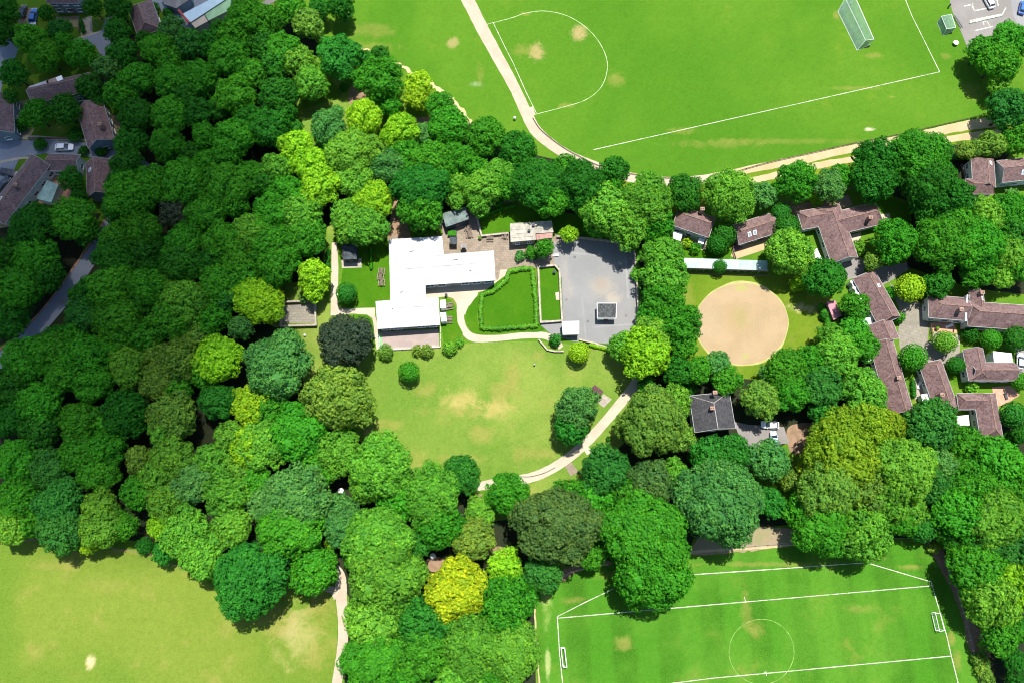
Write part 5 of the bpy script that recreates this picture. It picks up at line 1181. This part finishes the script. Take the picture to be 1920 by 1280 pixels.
def floor_goal(label, pts):
    """goal seen from above: front corners on the goal line, rear corners behind, all at crossbar height"""
    h = 1.8; P = [G(*p, h) for p in pts]; c = P[0].copy(); c.z = 0; P = [p - c for p in P]
    o = empty('football_goal', c); tag(o, label, 'goal', 'goals of the south pitch')
    F = [Vector((p.x, p.y, 0)) for p in P]
    for i in (0, 1): m = MB(); m.bar(F[i], P[i], .07, 8); m.build('post', POSTW, o)
    m = MB(); m.bar(P[0], P[1], .08, 8); m.build('crossbar', POSTW, o)
    m = MB()
    for a, b in ((P[0], P[3]), (P[1], P[2]), (P[3], P[2]), (P[3], F[3]), (P[2], F[2]), (F[3], F[2]), (F[0], F[3]), (F[1], F[2])): m.bar(a, b, .06, 6)
    m.build('frame', POSTW, o)
    m = MB(); net_quad(m, P[3], P[2], F[2], F[3], 12, 5, .012); m.build('net', NET, o)
floor_goal('white-framed goal on the left touchline of the south pitch', [(1052, 1215), (1056, 1250), (1063, 1250), (1059, 1214)])
floor_goal('white-framed goal on the right touchline of the south pitch', [(1763, 1149), (1771, 1181), (1762, 1183), (1754, 1149)])
# ------------------------------------------------------------------ field-side edging and fences
def railing_line(name, pts, label, h, mat, th=.05, post=3.0, cat='fence', group=None, top=True):
    W = [G(*p) for p in smooth_pts(pts, False, 5)]; c = W[0].copy(); o = empty(name, c); tag(o, label, cat, group)
    m = MB(); r = MB(); acc = 0
    for i in range(len(W) - 1):
        a, b = W[i] - c, W[i+1] - c; d = (b - a); L = d.length; t = (post - acc) % post
        while t < L: p = a + d * t / L; m.box(p.x - .05, p.x + .05, p.y - .05, p.y + .05, 0, h); t += post
        acc = (acc + L) % post
        r.bar(a + Vector((0, 0, h * .9)), b + Vector((0, 0, h * .9)), th, 4)
        r.bar(a + Vector((0, 0, h * .45)), b + Vector((0, 0, h * .45)), th, 4)
    m.build('post', mat, o); r.build('rail', mat, o); return o
DW = plain('dark_wood', (.10, .075, .05), .85, .3, 1.5)
railing_line('field_fence', [(1380, 323), (1440, 306), (1520, 288), (1600, 270), (1680, 254), (1760, 236), (1838, 218)], 'low dark rail fence along the lower edge of the north field, beside the sand track', .55, DW)
railing_line('field_fence', [(999, 222), (1012, 242), (1035, 262), (1062, 281), (1090, 296), (1125, 312), (1180, 326), (1240, 334), (1300, 334)], 'low dark rail fence following the inside bend of the gravel path', .35, DW, .05)
railing_line('wire_fence', [(1040, 876), (1020, 886), (990, 893), (960, 890)], 'low wire edging along the lawn side of the lower south path', .4, DW, .025)
railing_line('boundary_fence', [(1345, 1028), (1440, 1020), (1560, 1012), (1700, 1008), (1740, 1018)], 'thin boundary fence under the trees above the south pitch', 1.0, GREY, .02)
railing_line('boundary_fence', [(1768, 1050), (1792, 1110), (1815, 1190), (1838, 1290)], 'thin boundary fence to the right of the south pitch', 1.2, GREY, .02)
for pts, lb in [([(1258, 470), (1276, 390)], 'pale fence along the left side of the square house garden'),
                ([(1450, 386), (1480, 384), (1530, 372), (1565, 366), (1600, 352)], 'timber fence behind the T-shaped house garden'),
                ([(1372, 468), (1378, 487)], 'short green-grey fence at the left of the tan patio'),
                ([(1726, 566), (1742, 612), (1746, 640)], 'garden fence along the left wall of the house with the pale end'),
                ([(1800, 312), (1812, 350), (1822, 366)], 'fence at the left of the hipped house by the right edge'),
                ([(1700, 372), (1716, 400), (1722, 424)], 'fence in the shade right of the T-shaped house lawn'),
                ([(895, 400), (940, 383), (970, 377)], 'timber fence behind the hedge of the lodge lawn'),
                ([(1868, 612), (1895, 640)], 'fence between the long house and the round bushes'),
                ([(152, 37), (150, 62)], 'dark fence left of the top-left front path'),
                ([(228, 215), (238, 256)], 'fence at the right of the small garden behind the gabled house'),
                ([(130, 262), (56, 262)], 'roadside fence on the upper side of the street')]:
    slatfence('garden_fence', pts, lb, 1.3)
# ------------------------------------------------------------------ furniture and small things
def picnic_table(px, py, ang, label, group='picnic tables in the grounds'):
    g = G(px, py); o = empty('picnic_table', (g.x, g.y, 0), math.radians(ang)); tag(o, label, 'table', group)
    m = MB()
    for i in range(4): m.box(-.9, .9, -.38 + i * .2, -.22 + i * .2, .70, .75)
    m.build('tabletop', TIMBER, o)
    for s in (-1, 1): m = MB(); m.box(-.9, .9, s*.75-.13, s*.75+.13, .42, .46); m.build('seat', TIMBER, o)
    for s in (-1, 1): m = MB(); m.bar((s*.65, -.7, 0), (s*.65, -.2, .69), .04, 4); m.bar((s*.65, .7, 0), (s*.65, .2, .69), .04, 4); m.bar((s*.65, -.8, .39), (s*.65, .8, .39), .035, 4); m.build('leg', TIMBER, o)
for i, (x, y, a, l) in enumerate([(716, 510, 88, 'picnic table on the school lawn, uppermost of the three in the column'), (714, 520, 85, 'picnic table on the school lawn, middle of the three in the column'), (716, 531, 92, 'picnic table on the school lawn, lowest of the three in the column'),
                                  (843, 575, 10, 'picnic table right of the upper white box on the school side'), (842, 600, 0, 'picnic table right of the lower white box on the school side'),
                                  (878, 430, 70, 'picnic table right of the tiny dark hut, the upper one'), (880, 441, 100, 'picnic table right of the tiny dark hut, the lower one'),
                                  (919, 448, 0, 'picnic table just below the wall corner of the lodge lawn'), (948, 443, 80, 'pale picnic table against the left side of the lodge')]):
    picnic_table(x, y, a, l)
def bench(px, py, ang, label, mat=TIMBER):
    g = G(px, py); o = empty('park_bench', (g.x, g.y, 0), math.radians(ang)); tag(o, label, 'bench', 'benches')
    m = MB()
    for i in range(3): m.box(-.8, .8, -.22 + i*.15, -.1 + i*.15, .42, .46)
    m.build('seat', mat, o); m = MB()
    for i in range(2): m.box(-.8, .8, .24, .28, .55 + i*.16, .66 + i*.16)
    m.build('backrest', mat, o)
    for s in (-1, 1): m = MB(); m.box(s*.65-.04, s*.65+.04, -.2, .28, 0, .415); m.build('leg', mat, o)
bench(970, 457, 3, 'pale bench in front of the lodge wall', WHITE); bench(985, 455.5, 3, 'pale bench right of the first one, before the lodge wall', WHITE)
bench(1042, 480, 8, 'pale bench at the upper left of the asphalt yard', WHITE); bench(950, 523, 80, 'white bench at the bend of the lime garden hedge', WHITE)
def post(px, py, h, label, name, mat, r=.12, cat='post', ball=.22):
    g = G(px, py); o = empty(name, (g.x, g.y, 0)); tag(o, label, cat)
    m = MB(); m.bar((0, 0, 0), (0, 0, h), r, 8, r * .8); m.build('pole', mat, o)
    m = MB(); m.bar((0, 0, h), (0, 0, h + ball), ball * 1.1, 8, ball * .6); m.build('cap', mat, o)
post(965, 224, .9, 'short white post on the grass left of the gravel path bend', 'marker_post', WHITE, .16, ball=.35)
post(1002, 684, .8, 'tiny grey marker post on the central lawn', 'marker_post', GREY, .1)
post(1778, 14, 1.2, 'dark bollard at the corner of the car park', 'bollard', DARK, .2, 'bollard')
post(1284, 529, .5, 'dark stump at the left edge of the ring lawn', 'tree_stump', BARK, .3, 'stump')
post(185, 52, 4.5, 'thin street lamp at the kerb right of the balcony house', 'street_lamp', GREY, .07, 'lamp')
post(572, 629, .4, 'white stone ball on the grass left of the black-purple tree', 'stone_ball', WHITE, .25, 'stone', ball=.3)
def bin_(px, py, label, mat=GREY):
    g = G(px, py); o = empty('litter_bin', (g.x, g.y, 0)); tag(o, label, 'bin'); m = MB(); m.bar((0, 0, 0), (0, 0, .95), .32, 10, .36); m.build('body', mat, o); m = MB(); m.bar((0, 0, .95), (0, 0, 1.08), .4, 10, .2); m.build('lid', DARK, o)
bin_(807, 427, 'grey bin on the paved court left of the grey-green store'); bin_(837, 555, 'grey bin by the school entrance path'); bin_(1039, 512, 'dark bin inside the planter lawn wall', DARK); bin_(1700, 505, 'grey bin in the yard above the yellow-green ball tree')
# green planted frame beside the store
g = G(848, 440); o = empty('planter_box', (g.x, g.y, 0)); tag(o, 'planted green box between the grey-green store and the tiny dark hut', 'planter')
m = MB(); m.box(-1.15, 1.15, -.75, -.68, 0, .8); m.box(-1.15, 1.15, .68, .75, 0, .8); m.box(-1.15, -1.08, -.68, .68, 0, .8); m.box(1.08, 1.15, -.68, .68, 0, .8); m.build('box', DARK, o)
rng = np.random.default_rng(5); P = rng.uniform((-1.05, -.65, .7), (1.05, .65, 1.1), (900, 3)); me = leaf_mesh('plants', P, np.tile([0, 0, 1.], (900, 1)), .12, rng); q = bpy.data.objects.new('plants', me); COL.objects.link(q); q.parent = o; q.color = (*PAL['G'], 1)
# bicycle rack like row beside the small goal
g = G(1796, 42); o = empty('bike_rack', (g.x, g.y, 0), math.radians(-66)); tag(o, 'row of dark bicycle stands between the small green goal and the car park', 'rack')
for i in range(9): m = MB(); x = -1.9 + i * .47; m.bar((x, -.3, 0), (x, -.3, .8), .04, 5); m.bar((x, .3, 0), (x, .3, .8), .04, 5); m.bar((x, -.3, .8), (x, .3, .8), .04, 5); m.build('hoop', plain('galvanised', (.35, .37, .42), .4, .1, 1), o)
m = MB(); m.bar((-2, -.3, .03), (2, -.3, .03), .05, 4); m.bar((-2, .3, .03), (2, .3, .03), .05, 4); m.build('base_rail', DARK, o)
# barrier rail in the car park
g = G(1817, 44); h2 = G(1878, 30) - g; o = empty('barrier_rail', (g.x, g.y, 0)); tag(o, 'long white barrier rail between the parking bays', 'barrier')
m = MB()
for t in np.linspace(0, 1, 6): p = h2 * float(t); m.box(p.x-.06, p.x+.06, p.y-.06, p.y+.06, 0, .55)
m.build('post', WHITE, o); m = MB(); m.bar((0, 0, .5), (h2.x, h2.y, .5), .09, 6); m.build('rail', WHITE, o)
# rubbish heaps / pale things seen through the canopy
for (x, y, l) in [(812, 1042, 'white garden table in a gap above the yellow tree'), (640, 920, 'white garden table in a dark gap left of the central wood'), (1790, 83, 'white sack on the grass below the small green goal')]:
    g = G(x, y); o = empty('garden_table', (g.x, g.y, 0)); tag(o, l, 'table')
    m = MB(); m.bar((0, 0, .68), (0, 0, .74), .7, 12); m.build('tabletop', WHITE, o); m = MB(); m.bar((0, 0, 0), (0, 0, .67), .08, 8, .05); m.build('stem', WHITE, o)
# parasol-like washing/umbrella furniture near the tan patio
g = G(1382, 466); o = empty('garden_bench', (g.x, g.y, 0), .3); tag(o, 'dark plum garden seat at the left of the tan patio', 'seat')
m = MB(); m.box(-1.2, 1.2, -.5, .5, .35, .5); m.build('seat', plain('plum_fabric', (.16, .08, .10), .8), o, bevel=.05); m = MB(); m.box(-1.2, 1.2, .45, .65, .35, .95); m.build('backrest', plain('plum_fabric', (.16, .08, .10), .8), o, bevel=.05)
# ---- more of the clutter of the gardens and yards
def lounger(px, py, ang, label, mat):
    g = G(px, py); o = empty('garden_lounger', (g.x, g.y, 0), math.radians(ang)); tag(o, label, 'lounger')
    m = MB(); m.box(-.9, .3, -.3, .3, .28, .34); m.build('seat', mat, o); m = MB(); m.add([(.3, -.3, .28), (.9, -.3, .7), (.9, .3, .7), (.3, .3, .28), (.3, -.3, .34), (.88, -.3, .76), (.88, .3, .76), (.3, .3, .34)], [(3,2,1,0), (4,5,6,7), (0,1,5,4), (1,2,6,5), (2,3,7,6), (3,0,4,7)]); m.build('backrest', mat, o)
    for x in (-.8, .2):
        for y in (-.26, .26): m = MB(); m.box(x - .03, x + .03, y - .03, y + .03, 0, .279); m.build('leg', mat, o)
lounger(1778, 612, 20, 'white lounger on the red brick patio below the house with pale end', WHITE)
lounger(1722, 722, 70, 'white lounger on the paving left of the narrow bungalow', WHITE)
lounger(1885, 742, 100, 'dark lounger on the lower red brick patio', DARK)
lounger(112, 362, 60, 'dark lounger on the red brick patio of the green glass garden room', DARK)
def planter(px, py, label, r=.45):
    g = G(px, py); o = empty('plant_pot', (g.x, g.y, 0)); tag(o, label, 'pot')
    m = MB(); m.bar((0, 0, 0), (0, 0, .45), r * .7, 10, r); m.build('pot', CLAY, o)
    rg = np.random.default_rng(int(px)); d = rg.normal(0, 1, (260, 3)); d /= np.linalg.norm(d, axis=1)[:, None]; me = leaf_mesh('plant', d * r * .95 + [0, 0, .75], d, .11, rg); q = bpy.data.objects.new('plant', me); COL.objects.link(q); q.parent = o; q.color = (*PAL['L'], 1)
planter(1755, 617, 'potted plant at the left of the upper red brick patio'); planter(1612, 452, 'potted plant in the corner of the T-shaped house patio'); planter(1420, 452, 'potted plant in the middle of the tan patio'); planter(900, 448, 'potted plant on the paved court right of the picnic tables'); planter(820, 436, 'potted plant at the right end of the white roof top edge'); planter(1290, 446, 'potted plant in front of the square house')
# inspection covers and mended strips set flush in the yard
for k, (x, y, s) in enumerate([(1075, 480, 5), (1160, 500, 4), (1100, 600, 5), (1172, 590, 4), (1060, 560, 4)]):
    sheet('drain_cover', [(x, y), (x + s, y), (x + s, y + s), (x, y + s)], -.006 + .0005 * k, plain('cover_iron', (.10, .10, .10), .6, .2, 2))
for k, q in enumerate([[(1052, 470), (1120, 478), (1121, 481), (1052, 473)], [(1170, 470), (1174, 470), (1180, 560), (1176, 560)], [(1090, 560), (1093, 560), (1100, 636), (1097, 636)], [(1110, 612), (1190, 606), (1190, 609), (1110, 615)]]):
    sheet('mended_strip', q, -.010 + .0005 * k, M_asph, rough=.04)
# ------------------------------------------------------------------ labels of the plants
CW = {'D': 'dark green', 'G': 'mid-green', 'E': 'emerald green', 'L': 'light green', 'Y': 'yellow-green', 'O': 'olive green', 'P': 'grey-green', 'B': 'blue-green', 'K': 'blackish', 'A': 'golden', 'R': 'brownish', 'Z': 'bright yellow'}
HAND = {(648, 640): 'blackish purple round tree left of the white school', (857, 1105): 'bright yellow tree in the wood between meadow and south pitch',
 (470, 1086): 'big emerald green tree bulging into the lower left meadow', (1045, 985): 'big brownish tree left of the tongue of trees on the south pitch', (1208, 1000): 'largest mid-green tree standing at the top edge of the south pitch',
 (1348, 940): 'huge grey-green tree below the slate cottage', (1580, 850): 'huge golden tree, the yellowest crown right of the gravel drive', (767, 697): 'small clipped ball tree alone on the central lawn below the school',
 (1086, 660): 'yellow-green clipped ball tree below the asphalt yard', (635, 745): 'broad olive green tree at the left edge of the central lawn', (522, 682): 'broad grey-green tree below the small walled court',
 (410, 672): 'yellow-green round tree deep in the western wood', (1225, 790): 'broad olive green tree left of the slate cottage', (1366, 366): 'broad light green tree above the two eastern ball trees',
 (650, 550): 'clipped round tree on the lawn left of the school', (1349, 500): 'small clipped ball tree in front of the glass-roofed walkway', (638, 107): 'dark round tree at the corner of the north-western grass',
 (1082, 764): 'grey-green tree on the lawn beside the picnic shelter', (865, 890): 'emerald round tree at the lower edge of the central lawn', (410, 672): 'yellow-green round tree in the middle of the western wood',
 (1707, 540): 'yellow-green clipped ball tree at the top of the paved drive', (1480, 473): 'light green round tree at the right end of the glass-roofed walkway', (1677, 451): 'mid-green round tree right of the T-shaped house',
 (328, 398): 'blackish tree in the dark western wood', (200, 126): 'thin grey-green tree above the street bend', (785, 158): 'yellow-green tree on the dirt track, upper half of the pair', (782, 184): 'yellow-green tree by the dirt track, lower half of the pair',
 (645, 165): 'tiny dark bush in the sunny glade', (1494, 534): 'small yellow-green bush on the ring lawn', (562, 808): 'big mid-green tree left of the lawn corner', (555, 936): 'broad grey-green tree in the wood south of the lawn',
 (622, 1015): 'narrow yellow-green tree above the start of the meadow path', (1141, 822): 'tiny dark bush on the grass right of the curving path', (1067, 440): 'small yellow-green bush at the top of the asphalt yard',
 (790, 431): 'small light bush at the top edge of the white roof', (1532, 377): 'small yellow-green bush above the T-shaped house', (588, 1068): 'mid-green tree at the top right corner of the meadow',
 (272, 1022): 'emerald bush at the top edge of the meadow', (1041, 637): 'small dark bush at the end of the school path', (1550, 915): 'broad olive green tree below the huge golden tree', (1620, 797): 'golden tree above the huge golden tree', (1690, 880): 'huge light green tree right of the golden trees',
 (75, 271): 'small dark bush on the street left of the white car', (1910, 1030): 'blue-green tree at the right edge above the shaded corner', (1740, 342): 'dark broad tree'}
LM = [('the blackish purple tree', 648, 640), ('the bright yellow tree', 857, 1105), ('the emerald meadow tree', 470, 1086), ('the huge brownish tree', 1045, 985), ('the largest pitch-edge tree', 1210, 1000),
      ('the huge grey-green tree', 1348, 940), ('the huge golden tree', 1580, 850), ('the slate cottage', 1336, 780), ('the western yellow-green tree', 410, 672), ('the small walled court', 560, 590),
      ('the white car on the street', 120, 276), ('the pink shed', 1563, 582), ('the T-shaped house', 1575, 435), ('the picnic shelter', 1118, 735), ('the sand ring', 1391, 607), ('the asphalt yard', 1120, 545),
      ('the white school', 790, 530), ('the dark grey kiosk', 656, 472), ('the grey-green store', 855, 410), ('the stone lodge', 997, 435), ('the paved drive', 1715, 610), ('the white-flat-roofed house', 1858, 682), ('the lower hipped house', 1835, 780),
      ('the right-edge hipped house', 1842, 330), ('the small green goal', 1775, 46), ('the narrow bungalow', 1760, 725), ('the meadow path top', 636, 1080), ('the blue car', 62, 30), ('the diagonal brown roof', 40, 350), ('the workshop roof', 388, 20),
      ('the white dormer block', 80, 162), ('the bottom left photo corner', 0, 1280), ('the bottom right photo corner', 1920, 1280), ('the bottom edge midpoint', 960, 1280), ('the left edge midpoint', 0, 640), ('the right edge midpoint', 1920, 640), ('the top left photo corner', 0, 0), ('the south pitch right goal', 1764, 1166), ('the south pitch left goal', 1057, 1232),
      ('the broad olive lawn-edge tree', 635, 745), ('the blackish western tree', 328, 398), ('the dark round field-corner tree', 638, 107), ('the broad tree below the court', 522, 682), ('the house above the white car', 184, 238), ('the garden hedge', 955, 565), ('the glass-roofed walkway', 1360, 497),
      ('the grey diagonal-lane patches', 120, 565), ('the dirt track top', 680, 92), ('the broad grey-green southern tree', 555, 936), ('the big lawn-corner tree', 562, 808), ('the clipped school-lawn tree', 650, 550), ('the huge light green tree', 1690, 880), ('the two-skylight bungalow', 1414, 432),
      ('the gravel path bend', 1030, 268), ('the gravel drive cars', 1445, 805), ('the lower north-west gabled house', 186, 340), ('the longest plum-tiled house', 1675, 705), ('the thin grey-green street tree', 200, 126)]
ORD = ['nearest', 'second', 'third', 'fourth', 'fifth', 'sixth', 'seventh', 'eighth', 'ninth', 'tenth', 'eleventh', 'twelfth', 'thirteenth', 'fourteenth', 'fifteenth', 'sixteenth', 'seventeenth', 'eighteenth']
ISB = lambda o: o.name.split('.')[0] in ('bush',)
CAND = {}
for li, (ln, lx, ly) in enumerate(LM):
    for isb in (0, 1):
        sec = {}
        for i, t in enumerate(VEG):
            dx, dy = t[1] - lx, t[2] - ly
            if bool(ISB(t[0])) != bool(isb) or math.hypot(dx, dy) < 6: continue
            d8 = int(((math.degrees(math.atan2(-dy, dx)) + 22.5) % 360) // 45)
            sec.setdefault(d8, []).append((math.hypot(dx, dy), i))
        for sd, l in sec.items():
            for rk, (d, i) in enumerate(sorted(l)[:18]): CAND.setdefault(i, []).append((rk * 40 + d * .5, rk, sd, li))
DIR = ['right of', 'upper right of', 'above', 'upper left of', 'left of', 'lower left of', 'below', 'lower right of']
seen = set()
for i, t in enumerate(VEG):
    o, x, y, r, c, kd = t
    bush = ISB(o); word = 'bush' if bush else 'tree'
    if (int(x), int(y)) in HAND and HAND[(int(x), int(y))] not in seen: lab = HAND[(int(x), int(y))]
    else:
        sz = 'tiny' if r < 11 else 'small' if r < 20 else 'medium' if r < 32 else 'large' if r < 46 else 'huge'
        _, rk, sd, li = min(CAND[i]); col = CW[c]
        lab = '%s %s %s, %s %s %s %s' % (sz, col, word, ORD[rk], word, DIR[sd], LM[li][0])
        lab = lab.replace(word + ', ' + ORD[rk] + ' ' + word, word + ', ' + ORD[rk] + (' one' if rk else ' one'))
    seen.add(lab)
    g = {'bush': 'garden and park bushes', 'clipped_tree': 'clipped ball trees'}.get(o.name.split('.')[0])
    if g is None:
        g = ('trees of the western wood' if x < 620 and y < 1180 else 'trees north of the school' if x < 1320 and y < 440 else 'trees south of the lawn' if x < 1480 and y > 800 else 'trees round the sand ring' if x < 1520 else 'trees among the eastern houses' if y < 820 else 'trees of the south-eastern wood')
    tag(o, lab, 'bush' if bush else 'tree', g)
